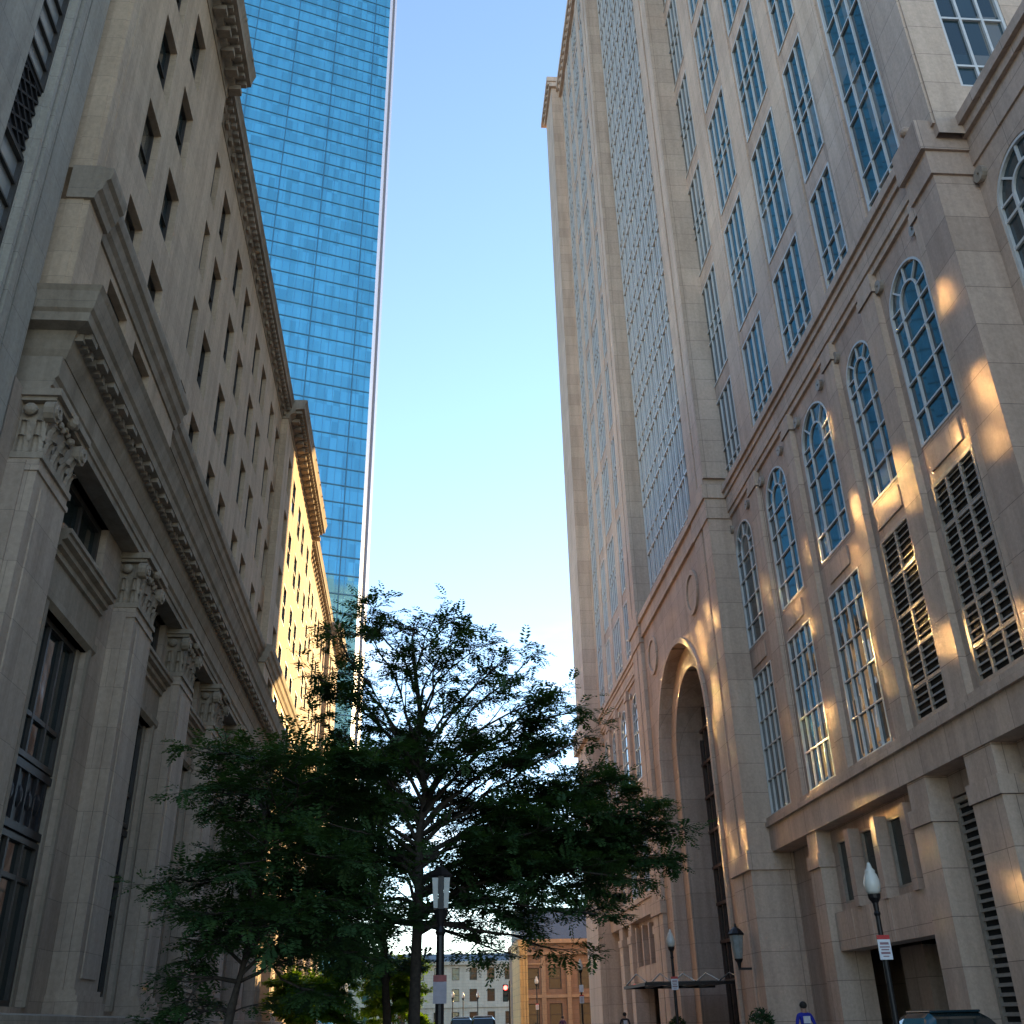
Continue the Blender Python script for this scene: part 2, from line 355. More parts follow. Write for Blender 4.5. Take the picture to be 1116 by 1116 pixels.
# --- core mass behind the faces
m = MB(fR)
m.box(18.3, 77.7, -30, -1.45, 7.2, ZT - 0.2); m.box(18.3, 77.7, -30, -4.2, 0, 7.2); m.box(77.72, 83.3, -30, -0.85, 0, ZT - 0.1)
m.box(2, 18.2, -30, -1.9, 0, 22.4)
m.build('core', GRANITE, T)
# --- curtain wall above the arch
m = MB(fR); m.box(41.7, 55.7, -0.40, -0.14, 22.5, ZT - 1.2); m.box(41.7, 55.7, -0.75, 0.4, ZT - 1.2, ZT + 0.4)
cw = MB(fR).box(41.7, 55.7, -0.40, -0.14, 22.6, ZT - 1.2).build('curtain_wall', G_CURT, T)
MB(fR).box(41.5, 55.9, -0.75, 0.5, ZT - 1.2, ZT + 0.4).build('curtain_head', GRANITE_LT, T)
f = MB(fR)
nu = 11
for i in range(nu + 1):
    u = 41.7 + 14 * i / nu
    f.box(u - 0.06, u + 0.06, -0.138, -0.02, 22.85, ZT - 1.2)
for i in range(nu):
    u = 41.7 + 14 * (i + .5) / nu
    f.box(u - 0.03, u + 0.03, -0.138, -0.06, 22.85, ZT - 1.2)
z = 23.7
while z < ZT - 1.4:
    f.box(41.7, 55.7, -0.138, -0.02, z - 0.06, z + 0.06); f.box(41.7, 55.7, -0.138, -0.045, z + 1.12, z + 1.19); z += 3.42
f.build('mullion', MULL, cw)
# --- pylons (piers that project), each with a groove down its front
def pylon(a, b, wf, z0, z1, wb=-0.9, groove=True):
    p = MB(fR)
    if groove:
        g0 = a + (b - a) * 0.40; g1 = g0 + 0.26
        p.box(a, g0, wb, wf, z0, z1); p.box(g1, b, wb, wf, z0, z1); p.box(g0, g1, wb, wf - 0.16, z0, z1)
    else: p.box(a, b, wb, wf, z0, z1)
    return p
for a, b in ((38.95, 41.45), (55.95, 58.25)):
    p = pylon(a, b, 0.98, 23.3, ZT + 1.2)
    p.box(a - .25, b + .25, -0.9, 1.25, ZT + 1.2, ZT + 2.0)
    p.build('pylon', GRANITE_LT, T)
p = MB(fR); p.box(77.9, 83.0, -0.9, 1.0, 22.9, ZT - .2); p.box(77.6, 83.5, -0.9, 1.25, ZT - .2, ZT + .5); p.box(77.5, 84.2, -0.9, 1.5, ZT + .5, ZT + 1.2)
u = 77.6
while u < 83: p.box(u, u + .4, 1.2, 1.42, ZT + 0.1, ZT + .495); u += .9
p.build('pylon', GRANITE_LT, T)
for a, b in ((39.15, 41.65), (55.5, 58.0)):       # lower pylons with caps
    p = pylon(a, b, 0.93, 7.0, 21.3)
    p.box(a - 0.06, b + 0.06, -0.9, 1.0, 21.3, 22.3); p.box(a - 0.14, b + 0.14, -0.9, 1.09, 22.3, 23.0); p.box(a - 0.04, b + 0.04, -0.9, 0.99, 23.0, 23.3)
    p.box(a - 0.1, b + 0.1, -0.9, 1.06, 6.3, 7.0)
    g0 = a + (b - a) * 0.40
    p.box(a, g0, -.9, .95, 0, 6.3); p.box(g0 + .26, b, -.9, .95, 0, 6.3); p.box(g0, g0 + .26, -.9, .8, 0, 6.3)
    p.box(a - 0.1, b + 0.1, -.9, 1.08, 0, 0.9)
    p.build('pylon', GRANITE_LT, T)
p = MB(fR); p.box(77.5, 83.5, -0.9, 1.0, 0, 21.2); p.box(77.2, 83.9, -0.9, 1.3, 21.2, 22.9); p.build('pylon', GRANITE_LT, T)
p = pylon(18.4, 19.55, 0.12, 0, 21.0, -1.2, False); p.box(18.33, 19.6, -1.2, .2, 21.0, 21.8); p.box(18.25, 19.68, -1.2, 0.34, 21.8, 22.85)
p.blob((18.8, 0.3, 22.98), 0.16, 2); p.build('pylon', GRANITE, T)
# --- arch wall
AC, AR, AZ = 48.35, 5.0, 13.4
m = MB(fR); facade(m, 41.65, 55.5, 0, 21.6, [(AC - AR, AC + AR, 0, AZ + AR, 'arch')], 0.72, 0.55)
m.build('arch_wall', GRANITE, T)
m = MB(fR)
m.box(41.65, 55.5, -0.9, 0.86, 21.6, 22.45); m.box(41.65, 55.5, -0.9, 1.0, 22.45, 22.85)
m.build('cornice', GRANITE_LT, T)
m = MB(fR)                                     # stepped surround and deep reveal
m.ring(AC, AZ, AR, AR + 0.28, 0.72, 0.86, n=36)
for s in (-1, 1): m.box(min(AC + s * AR, AC + s * (AR + .28)), max(AC + s * AR, AC + s * (AR + .28)), 0.72, 0.86, 0, AZ)
facade(m, AC - AR - .3, AC + AR + .3, 0, AZ + AR + .3, [(AC - AR + 1.15, AC + AR - 1.15, 0, AZ + AR - 1.15, 'arch')], 0.18, 0.0)
m.build('archivolt', GRANITE_LT, T)
m = MB(fR); R2 = AR - 1.15
n = 32; pts = [(AC - R2, 0)] + [(AC - R2 * math.cos(PI * i / n), AZ + R2 * math.sin(PI * i / n)) for i in range(n + 1)] + [(AC + R2, 0)]
for (p, q), (p2, q2) in zip(pts, pts[1:]): m.face([(p, 0.18, q), (p2, 0.18, q2), (p2, -1.35, q2), (p, -1.35, q)])
m.build('arch_reveal', GRANITE, T)
MB(fR).box(AC - R2 - .6, AC + R2 + .6, -1.43, -1.25, 0, AZ + R2 + .5).build('portal_glass', G_DARK, T)
f = MB(fR)
for i in range(-4, 5): f.box(AC + i * .92 - .06, AC + i * .92 + .06, -1.25, -1.1, 0, AZ + math.sqrt(max(0.1, R2 ** 2 - (i * .92) ** 2)))
z = 2.9
while z < AZ + R2 - .3:
    hw = R2 if z < AZ else math.sqrt(R2 ** 2 - (z - AZ) ** 2)
    f.box(AC - hw, AC + hw, -1.25, -1.08, z - .07, z + .07); z += 1.72
f.build('portal_mullion', MULL_BROWN, T)
for u, z in ((43.7, 19.6), (53.2, 19.7)):
    r = MB(fR); r.ring(u, z, 0.86, 1.1, 0.72, 0.83, 0, 2 * PI, 32); r.ring(u, z, 0.0, 0.80, 0.72, 0.76, 0, 2 * PI, 32); r.build('roundel', GRANITE_LT, T)
# --- base of the wings
ARCHW = [(36.75, 39.12), (32.2, 34.68), (27.7, 30.3), (24.0, 25.95), (20.25, 22.5)]
PIERS = [(34.95, 35.95), (30.65, 31.4), (26.25, 27.0), (22.8, 23.75), (19.6, 19.95)]
def louvre_meshes(key, w, h, cols, rows):
    if key in _wc: return _wc[key]
    base = window_meshes(key + ('x',), w, h, cols, rows, False, (BLACKHOLE, LOUV), 0.10)
    l = MB(); z = 0.12
    while z < h - 0.15:
        l.prism([(0.0, z), (0.06, z - 0.07), (0.075, z - 0.06), (0.015, z + 0.02)], -w / 2 + .06, w / 2 - .06); z += 0.21
    bmesh.ops.recalc_face_normals(l.bm, faces=l.bm.faces)
    me = bpy.data.meshes.new('louvre'); l.bm.to_mesh(me); l.bm.free(); me.materials.append(LOUV)
    _wc[key] = [base[0], base[1], me]; return _wc[key]
def base(mir):
    X = (lambda a, b: (MIR(b), MIR(a))) if mir else (lambda a, b: (a, b))
    lo, hi = X(18.5, 39.2)
    m = MB(fR); ops = []
    for i, (a, b) in enumerate(ARCHW):
        a, b = X(a, b); ops.append((a, b, 15.05, 19.35 + (b - a) / 2, 'arch')); ops.append((a, b, 8.3, 13.85))
    facade(m, lo, hi, 8.0, 21.5, ops, -0.15, 0.1)
    m.build('base_wall', GRANITE, T)
    for i, o in enumerate(ops):
        a, b, c, e = o[:4]; w, h = b - a, e - c; u = (a + b) / 2
        if i % 2 == 0: ms = window_meshes(('a', round(w, 2), round(h, 2)), w, h, 3, [0.22, 0.46, 0.70, 0.90], True, (G_TOWER, MULL), 0.055)
        elif i // 2 in (3, 4): ms = louvre_meshes(('l', round(w, 2)), w, h, 3 if i // 2 == 4 else 2, [0.18, 0.36, 0.55, 0.76])
        else: ms = window_meshes(('r', round(w, 2)), w, h, 4, [0.24, 0.46, 0.66, 0.85], False, (G_TOWER, MULL), 0.045)
        put_window(T, ms, RW(u, -0.15 - 0.07, c), RZ)
        if i % 2 == 0:   # sunk panel under each arched window, rosettes either side
            MB(fR).box(u - .85, u + .85, -0.145, -0.1, 14.15, 14.8).build('panel', GRANITE_LT, T)
            for s in (-1, 1):
                r = MB(fR); r.ring(u + s * 1.22, 20.75, 0.05, 0.2, -0.15, -0.02, 0, 2 * PI, 14); r.build('rosette', LOUV, T)
    p = MB(fR)
    for a, b in PIERS:
        a, b = X(a, b); p.box(a, b, -0.5, 0.05, 8.2, 20.7); p.box(a - .06, b + .06, -0.5, 0.11, 20.7, 21.0); p.box(a - .02, b + .02, -.5, .07, 21.0, 21.4)
    p.build('pier', GRANITE_LT, T)
    c = MB(fR)
    c.box(lo, hi, -0.75, -0.05, 21.35, 21.6); c.box(lo, hi, -0.75, 0.02, 21.6, 22.3); c.box(lo, hi, -0.75, 0.10, 22.3, 22.55); c.box(lo, hi, -0.75, 0.2, 22.55, 22.85)
    c.build('cornice', GRANITE_LT, T)
    c = MB(fR)
    c.box(lo, hi, -1.2, 0.05, 6.95, 7.85); c.box(lo, hi, -1.2, 0.16, 7.85, 8.02); c.box(lo, hi, -1.2, 0.09, 8.02, 8.2)
    c.build('belt_course', GRANITE_LT, T)
    # ground floor
    for a, b in ((34.35, 35.35), (25.9, 27.05), (22.35, 23.75)):
        a, b = X(a, b)
        p = MB(fR); p.box(a, b, -1.2, 0.03, 0, 5.75); p.box(a - .05, b + .05, -1.2, 0.09, 5.75, 6.2); p.box(a + .03, b - .03, -1.2, 0.0, 6.2, 6.95)
        p.box(a - .07, b + .07, -1.2, .1, 0, .7); p.build('pillar', GRANITE_LT, T)
    gm = MB(fR); gops = [X(a, b) + (4.55, 6.5) for a, b in ((32.35, 33.95), (30.3, 31.9), (28.2, 29.8))]
    a0, b0 = X(27.0, 34.4); facade(gm, a0, b0, 4.2, 6.95, gops, -0.5, 0.06)
    for a, b in ((31.95, 32.3), (29.85, 30.2), (27.75, 28.1)):
        a, b = X(a, b); gm.box(a, b, -.5, -0.12, 4.3, 6.6)
    a, b = X(35.3, 39.2); facade(gm, a, b, 0, 6.95, [], -0.75, 0)
    gm.build('ground_wall', GRANITE, T)
    for a, b, c, e in gops: put_window(T, window_meshes(('g', round(b - a, 2)), b - a, e - c, 1, [], False, (G_DARK, LOUV)), RW((a + b) / 2, -0.6, c), RZ)
    gb = MB(fR); a, b = X(27.02, 34.3); gb.box(a, b, -0.9, -0.2, 3.15, 4.3)
    for k in range(1, 5): gb.box(a + (b - a) * k / 5 - .02, a + (b - a) * k / 5 + .02, -.2, -.185, 3.15, 4.3)
    gb.build('spandrel', GRANITE_LT, T)
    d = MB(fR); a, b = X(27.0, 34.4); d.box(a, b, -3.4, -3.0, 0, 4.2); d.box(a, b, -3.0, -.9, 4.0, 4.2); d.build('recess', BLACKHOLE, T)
    d = MB(fR)
    a, b = X(32.2, 33.9); d.box(a, b, -2.6, -2.0, 0, 3.2); d.build('inner_pier', GRANITE, T)
    for a, b in ((23.8, 25.85), (19.6, 22.3)):
        a, b = X(a, b); ms = louvre_meshes(('gl', round(b - a, 2)), b - a, 6.2, 1, [])
        put_window(T, ms, RW((a + b) / 2, -0.72, 0.1), RZ, 'louvred_panel')
        MB(fR).box(a, b, -1.2, -0.6, 6.35, 6.95).build('lintel', GRANITE, T)
base(False); base(True)
# --- near pavilion of the base (set back)
m = MB(fR); W2 = -1.06
nops = [(15.65, 18.02, 15.05, 20.53, 'arch'), (15.65, 18.02, 8.3, 13.85), (11.0, 13.4, 15.05, 20.55, 'arch'), (11.0, 13.4, 8.3, 13.85)]
facade(m, 2.0, 18.4, 0, 21.4, nops, W2, 0.14); m.build('base_wall', GRANITE, T)
for i, o in enumerate(nops):
    a, b, c, e = o[:4]
    ms = window_meshes(('a2', i), b - a, e - c, 3, [0.22, 0.46, 0.70, 0.90], True, (G_TOWER, MULL), 0.08) if i % 2 == 0 else louvre_meshes(('l2', i), b - a, e - c, 3, [0.2, 0.4, 0.6, 0.8])
    put_window(T, ms, RW((a + b) / 2, W2 - .11, c), RZ)
    if i % 2 == 0:
        for s in (-1, 1):
            r = MB(fR); r.ring((a + b) / 2 + s * 1.3, 20.8, 0.05, 0.22, W2, W2 + .14, 0, 2 * PI, 14); r.build('rosette', LOUV, T)
c = MB(fR); c.box(2, 18.4, -1.8, W2 + .06, 21.3, 22.2); c.box(2, 18.4, -1.8, W2 + .18, 22.2, 22.5); c.box(2, 18.4, -1.8, W2 + .32, 22.5, 22.82)
c.build('cornice', GRANITE, T)
# --- entrance canopy and wall lantern
def xz(x, y, z): return (x, y, z)
c = MB(); c.box(8.9, 13.2, 45.6, 45.75, 2.58, 2.70); c.box(8.9, 13.2, 50.6, 50.75, 2.58, 2.70); c.box(8.9, 9.05, 45.75, 50.6, 2.58, 2.70)
for k in range(1, 5): c.box(9.0 + .85 * k, 9.08 + .85 * k, 45.75, 50.6, 2.6, 2.68)
for k in range(5): x = 9.0 + 1.05 * k; c.tube([Vector((x, 45.7, 2.72)), Vector((x + .05, 48.1, 3.12)), Vector((x, 50.6, 2.72))], [.03] * 3, 5)
can = c.build('canopy', IRON, T)
MB().box(9.05, 13.2, 45.75, 50.6, 2.72, 2.735).build('canopy_glass', glass('canopy_glass', (0.15, 0.17, 0.17), 0.1, 0.2), can)
l = MB(); l.box(11.5, 12.0, 40.35, 40.45, 2.9, 2.98); l.lathe((11.55, 40.4, 3.25), [(.05, -.3), (.09, -.1), (.16, .0), (.17, .04)], 8); l2_ = MB(); l2_.lathe((11.55, 40.4, 4.1), [(.3, 0), (.32, .06), (.18, .22), (.05, .3), (.03, .42)], 8)
lt = l.build('wall_lantern', IRON, T); l2_.build('lantern_cap', IRON, lt)
MB().lathe((11.55, 40.4, 3.28), [(.16, 0), (.27, .82)], 8).build('lantern_pane', plain('lantern_glass', (0.25, 0.27, 0.26), .2), lt)

# ================================================================== LEFT: limestone block
K = 0.022
def fL(u, w, z): return (-7.8 - K * (u - 26) + w, u, z)
LRZ = -PI / 2 + K
L = empty('limestone_block', (-12, 50, 0), 'long weathered limestone building with giant pilasters and deep cornices on the left', 'building')
BC = [19.55] + [26.6 + 5.3 * k for k in range(11)]
PAV = [(15.5, 24.2), (44.4, 59.2), (77.0, 86.0)]
def wl(u): return 0.33 if any(a <= u <= b for a, b in PAV) else 0.0
ROWS = [(16.7, 18.7), (19.88, 21.9), (23.0, 25.05), (26.1, 28.15)]
segs = [(15.5, 24.2), (24.2, 44.4), (44.4, 59.2), (59.2, 77.0), (77.0, 86.0)]
m = MB(fL); wins = []
for a, b in segs:
    w = wl((a + b) / 2); ops = []
    for c in BC:
        for s in (-1, 1):
            u = c + s * 1.13
            if a + .3 < u < b - .3:
                ops.append((u - .75, u + .75, 14.3, 16.05))
                for z0, z1 in ROWS: ops.append((u - .62, u + .62, z0, z1))
    facade(m, a, b, 13.6, 29.7, ops, w, 0.32); wins += [(o, w) for o in ops]
    if w:
        for e in (a, b): m.face([(e, 0, 13.6), (e, w, 13.6), (e, w, 29.7), (e, 0, 29.7)])
m.build('upper_wall', LIME, L)
wins.sort(key=lambda t: (t[0][0] + 0.4 * t[0][2]))
rest = MB(fL)
for i, (o, w) in enumerate(wins):
    a, b, c, e = o
    if i < 100:
        ms = window_meshes(('L', a > 47, round(b - a, 2), round(e - c, 2)), b - a, e - c, 1, [0.5], False, (G_FAR if a > 47 else G_LEFT, SASH), 0.05)
        dp = .08 if a > 47 else .27
        put_window(L, ms, fL((a + b) / 2, w - dp, c), LRZ, 'window', 'sash')
    else: rest.box(a, b, w - .12, w - .08, c, e)
tag(rest.build('far_window', G_FAR, L), kind='stuff')
def run(prof, rng, ext=0.0):
    mb = MB(fL)
    for a, b, w in rng: mb.prism([(p[0] + w, p[1]) for p in prof], a, b)
    return mb
# upper belt
BELT = [(-.5, 16.25), (0.05, 16.25), (0.09, 16.42), (0.17, 16.5), (0.22, 16.72), (0.30, 16.78), (0.33, 16.95), (0.33, 17.05), (0.0, 17.12), (-.5, 17.12)]
run(BELT, [(16.5, 24.3, .33), (24.3, 44.3, 0), (44.3, 59.3, .33), (59.3, 76.9, 0), (76.9, 86.1, .33), (15.45, 16.5, .5)]).build('belt_course', LIMETRIM, L)
# corner pier beside the neighbour
cp = MB(fL); cp.box(15.52, 16.45, -.3, .46, 13.9, 16.25); cp.box(15.52, 16.3, -.3, .42, 17.12, 29.6); cp.box(15.9, 15.98, .4, .43, 17.2, 29.5); cp.build('corner_pier', LIME, L)
# roof cornice with brackets
CORN = [(-.6, 29.5), (0.03, 29.5), (0.08, 29.75), (0.2, 29.85), (0.22, 30.05), (0.48, 30.1), (0.5, 30.32), (0.58, 30.5), (-.6, 30.5)]
CORNP = [(-.6, 29.45), (0.03, 29.45), (0.1, 29.7), (0.3, 29.8), (0.34, 30.0), (0.78, 30.06), (0.80, 30.3), (0.9, 30.6), (-.6, 30.6)]
mb = run(CORN, [(24.2, 44.4, 0), (59.2, 77.0, 0)])
for a, b in PAV: mb.prism([(w + .33, z) for w, z in CORNP], a - .05, b + .05)
u = 15.7
while u < 86:
    w = wl(u); k = .66 if w else .4
    mb.box(u, u + .16, w, w + k, 29.86, 30.04 if not w else 30.02); u += .36
u = 15.7
while u < 86:
    w = wl(u); mb.box(u, u + .3, w + .1, w + .2 + (.3 if w else 0), 29.6, 29.79); u += .75
u = 16
while u < 86:
    w = wl(u); mb.blob((u, w + (.85 if w else .5), 30.55), .09, 1); u += 1.5
mb.build('roof_cornice', LIMETRIM, L)
cp = MB(fL); cp.box(42.8, 44.6, -.6, .3, 30.5, 31.3); cp.box(15.5, 86, -14, -.6, 29, 30.4); cp.box(85, 86, -14, -.3, 0, 29); cp.build('roof', LIME, L)
# giant cornice and entablature above the pilasters
PILW = 0.52
pil = [(15.75, 17.35)] + [(22.85 + 5.3 * k, 24.55 + 5.3 * k) for k in range(12)]
pil = [p for p in pil if p[1] < 86.5]
BIG = [(-.5, 12.55), (PILW + .02, 12.55), (PILW + .1, 12.72), (PILW + .14, 12.9), (PILW + .2, 13.08), (0.98, 13.12), (1.0, 13.3), (1.06, 13.36), (1.14, 13.7), (1.2, 13.8), (-.5, 13.9)]
mb = MB(fL); BIGM = [(PILW if w < 0 else w, z) for w, z in BIG]; mb.mitre(BIGM, 15.85, 86, PILW); mb.box(15.86, 86, -.5, PILW - .01, 12.56, 13.88)
u = 15.75
while u < 86: mb.box(u, u + .14, PILW + .1, PILW + .3, 12.92, 13.075); u += .27
u = 15.8
while u < 86: mb.box(u, u + .34, PILW + .2, .96, 13.0, 13.118); u += .8
mb.build('giant_cornice', LIMETRIM, L)
ARCHT = [(-.6, 11.75), (PILW - .1, 11.75), (PILW - .1, 11.9), (PILW - .06, 11.92), (PILW - .06, 12.06), (PILW, 12.12), (PILW, 12.55), (-.6, 12.55)]
MB(fL).prism(ARCHT, 15.75, 86).build('architrave', LIMETRIM, L)
def capital(u0, u1):
    c = MB(fL); um = (u0 + u1) / 2; hw = (u1 - u0) / 2
    c.box(u0 + .05, u1 - .05, -.02, PILW - .02, 10.45, 11.55)            # bell
    c.box(u0 - .02, u1 + .02, -.02, PILW + .05, 10.35, 10.47)            # astragal
    c.box(u0 - .14, u1 + .14, -.02, PILW + .18, 11.6, 11.745)           # abacus
    c.box(u0 - .08, u1 + .08, -.02, PILW + .1, 11.52, 11.6)
    for s in (-1, 1):                                                    # volutes
        for k, r in ((0, .2), (1, .13)):
            c.ring(um + s * (hw - .02), 11.32, r - .075, r, PILW - .06 + k * .05, PILW + .12 + k * .05, 0, 2 * PI, 12)
        c.blob((um + s * (hw + .02), PILW + .05, 11.32), .085, 1)
        c.blob((um + s * (hw + .03), PILW * .35, 11.36), .12, 2, (.8, 1.1, 1), .1)
    def leaf(org, along, out, z, hgt, wid):
        """a curled acanthus leaf: along = direction across the face, out = away from it"""
        prev = None
        for q in range(7):
            t = q / 6; lift = .02 + .13 * t ** 3; zz = z + hgt * (t if t < .85 else .85 - (t - .85) * .5); ww = wid * (1 - .55 * t ** 2) * (.85 + .15 * (q % 2))
            row = []
            for k, (sx, dp) in enumerate(((-1, 0), (-.45, .035), (0, .02), (.45, .035), (1, 0))):
                row.append(c.v(*(Vector((org[0] + along[0] * sx * ww + out[0] * (lift + dp), org[1] + along[1] * sx * ww + out[1] * (lift + dp), zz)))))
            if prev:
                for k in range(4): c.bm.faces.new([prev[k], prev[k + 1], row[k + 1], row[k]])
            prev = row
    for z, n, hg in ((10.47, 4, .38), (10.72, 3, .45)):
        for i in range(n):
            leaf((u0 + (u1 - u0) * (i + .5) / n, PILW - .02), (1, 0), (0, 1), z, hg, (u1 - u0) / n * .47)
        for i in range(2): leaf((u0 + .05, .02 + PILW * (i + .5) / 2), (0, 1), (-1, 0), z, hg, PILW * .24)
    for q in range(7): c.blob((um + (q - 3) * .13, PILW + .02, 11.38 + .05 * math.cos(q * 1.9)), .07, 2, (1, .8, 1), .25)
    c.blob((um, PILW + .12, 11.6), .15, 2, (1.2, .8, 1), .3)
    return c
for u0, u1 in pil:
    p = MB(fL)
    p.box(u0, u1, -.05, PILW, 2.05, 10.36)
    p.box(u0 - .03, u1 + .03, -.05, PILW + .035, 10.1, 10.2)
    p.box(u0 + .3, u1 - .3, PILW - .01, PILW + .03, 2.3, 9.9)            # raised face
    p.box(u0 - .05, u0 - .001, -.05, PILW * .6, 2.05, 10.3)
    p.box(u0 - .06, u1 + .06, -.05, PILW + .06, 1.98, 2.08); p.box(u0 - .12, u1 + .12, -.05, PILW + .12, 1.86, 1.98); p.box(u0 - .16, u1 + .16, -.05, PILW + .17, 1.6, 1.86)
    po = p.build('pilaster', LIME_SHADED, L)
    if u0 < 60: capital(u0, u1).build('capital', LIMETRIM, po, smooth=False)
# bays between the pilasters
m = MB(fL); lo_ops = []
bays = [((a[1] + b[0]) / 2) for a, b in zip(pil, pil[1:])]
for c in bays:
    lo_ops += [(c - 1.4, c + 1.4, 1.75, 8.75), (c - 1.4, c + 1.4, 10.25, 11.75)]
facade(m, 15.2, 86, 0, 11.75, lo_ops, 0.0, 0.3); m.build('lower_wall', LIME_SHADED, L)
b_ = MB(fL)
b_.prism([(-.3, 0), (.95, 0), (.95, 1.3), (.88, 1.42), (.88, 1.58), (.6, 1.62), (-.3, 1.62)], 15.2, 86); b_.build('plinth', LIMETRIM, L)
for c in bays:
    if c > 60: continue
    q = MB(fL)
    for s in (-1, 1):
        a, b = sorted((c + s * 1.4, c + s * 1.55)); q.box(a, b, .001, .07, 1.75, 8.9)
        a, b = sorted((c + s * 1.22, c + s * 1.4)); q.box(a, b, -.29, -.12, 1.75, 8.75)
    q.prism([(-.5, 8.75), (.0, 8.75), (.1, 8.85), (.1, 9.0), (.03, 9.05), (.03, 9.72), (.1, 9.74), (.1, 9.86), (.19, 9.9), (.19, 10.0), (.3, 10.04), (.3, 10.14), (.35, 10.16), (.35, 10.25), (-.5, 10.3)], c - 1.75, c + 1.75)
    q.build('window_surround', LIMETRIM, L)
    # tall window, iron spandrel, transom window
    ms = window_meshes('tall_low', 2.44, 2.9, 3, [0.75], False, (G_DARK, SASH), .09)
    put_window(L, ms, fL(c, -.25, 1.75), LRZ, 'tall_window', 'sash')
    ms = window_meshes('tall_high', 2.44, 2.75, 3, [0.3], False, (G_DARK, SASH), .09)
    put_window(L, ms, fL(c, -.25, 6.0), LRZ, 'tall_window', 'sash')
    ms = window_meshes('transom', 2.8, 1.5, 2, [], False, (G_DARK, SASH), .12)
    put_window(L, ms, fL(c, -.25, 10.25), LRZ, 'transom_window', 'sash')
    sp = MB(fL); sp.box(c - 1.22, c + 1.22, -.29, -.22, 4.65, 6.0); sp.box(c - 1.22, c + 1.22, -.22, -.15, 5.8, 5.95); sp.box(c - 1.22, c + 1.22, -.22, -.15, 4.7, 4.85)
    for k in range(-2, 3):
        sp.box(c + k * .5 - .04, c + k * .5 + .04, -.22, -.17, 4.85, 5.8)
        sp.blob((c + k * .5 + .25, -.2, 5.32), .13, 1, (1, .5, 1.6), .2) if k < 2 else None
    sp.build('spandrel_panel', DARKPANEL, L)

# ================================================================== NEIGHBOUR on the near left
Q = empty('grey_block', (-12, 8, 0), 'grey stone building at the left edge with a tall window strip and dark diamond panels', 'building')
m = MB(fL)
wx = [(12.95, 13.88), (9.2, 10.1), (6, 6.9)]
facade(m, 2, 15.5, 0, 33, [(a, b, 2.5, 31) for a, b in wx], -0.12, 0.16)
m.box(14.5, 15.25, -.12, .0, 0, 33); m.box(13.9, 14.0, -.12, .02, 0, 33); m.box(14.1, 14.35, -.12, .05, 0, 33); m.box(2, 15.5, -14, -.6, 0, 32.8); m.box(15.42, 15.52, -1, -.125, 0, 33)
m.build('wall', GREYSTONE, Q)
for a, b in wx:
    z = 2.5; k = 0
    for z0, z1, t in ((2.5, 8.2, 0), (8.2, 10.0, 1), (10.0, 15.55, 0), (15.55, 17.35, 1), (17.35, 22.9, 0), (22.9, 24.7, 1), (24.7, 31, 0)):
        u = (a + b) / 2
        if t == 0:
            ms = window_meshes(('nb', round(z1 - z0, 2), round(b - a, 2)), b - a, z1 - z0, 1, [i * .55 / (z1 - z0) for i in range(1, int((z1 - z0) / .55) + 1)], False, (WHITEPANEL, SASH), .05)
            put_window(Q, ms, fL(u, -.24, z0), LRZ, 'window', 'sash')
        else:
            p = MB(fL); p.box(a, b, -.3, -.24, z0, z1)
            for i in range(3):
                za = z0 + (z1 - z0) * i / 3; zb = z0 + (z1 - z0) * (i + 1) / 3
                for (p0, q0), (p1, q1) in (((a, za), (b, zb)), ((a, zb), (b, za)), ((a, (za + zb) / 2), (u, zb)), ((u, za), (b, (za + zb) / 2)), ((a, (za + zb) / 2), (u, za)), ((u, zb), (b, (za + zb) / 2))):
                    p.bar((p0, q0), (p1, q1), .045, -.24, -.19)
            p.box(a, b, -.24, -.18, z0, z0 + .1); p.box(a, b, -.24, -.18, z1 - .1, z1)
            p.build('diamond_panel', DARKPANEL, Q)

# ================================================================== blue glass tower
az = math.radians(73.0); dx, dy = math.sin(az), math.cos(az)
CX, CY = -12.7, 149.0
def fH(u, w, z):   # u runs left from the right corner, w outward (towards us)
    return (CX - u * dx + w * dy, CY - u * dy - w * dx, z)
H = empty('glass_tower', (CX, CY, 0), 'very tall mirrored blue glass skyscraper rising behind the limestone building', 'skyscraper')
a2 = math.radians(2.0); EL = 10.5
UL, HT = 62.0, 238.0
b = MB(fH); ex, ey = math.sin(a2) * EL, math.cos(a2) * EL
P = [(CX, CY), (CX - UL * dx, CY - UL * dy), (CX - UL * dx + ex, CY - UL * dy + ey), (CX + ex, CY + ey)]
g = MB(); g.face([(*P[0], 0), (*P[1], 0), (*P[1], HT), (*P[0], HT)]); g.face([(*P[2], 0), (*P[3], 0), (*P[3], HT), (*P[2], HT)]); g.face([(*p, HT) for p in P]); g.face([(*P[1], 0), (*P[2], 0), (*P[2], HT), (*P[1], HT)])
g.build('glass_face', G_BLUE, H, recalc=False)
for p in H.children[-1].data.polygons: pass
e = MB(); ux, uy = math.sin(a2), math.cos(a2)
def fE2(u, w, z): return (CX + u * ux + w * uy, CY + u * uy - w * ux, z)
e = MB(fE2); e.box(0, 5.2, -.3, .0, 0, HT); e.box(5.2, 6.6, -1.6, -1.2, 0, HT); e.box(6.6, EL, -.3, 0.35, 0, HT); e.build('end_face', G_END, H)
f = MB(fH)
FH = 3.25; z = 0.8
while z < HT: f.box(0, UL, 0.0, 0.10, z - .10, z + .10); z += FH
i = 0; u = 3.2
while u < UL: f.box(u - .08, u + .08, 0.0, 0.14, 0, HT); u += 8.2
f.build('mullion', MULL_BLUE, H)
f = MB(fH); u = 1.0
while u < UL: f.box(u - .022, u + .022, 0, .06, 0, HT); u += 1.367
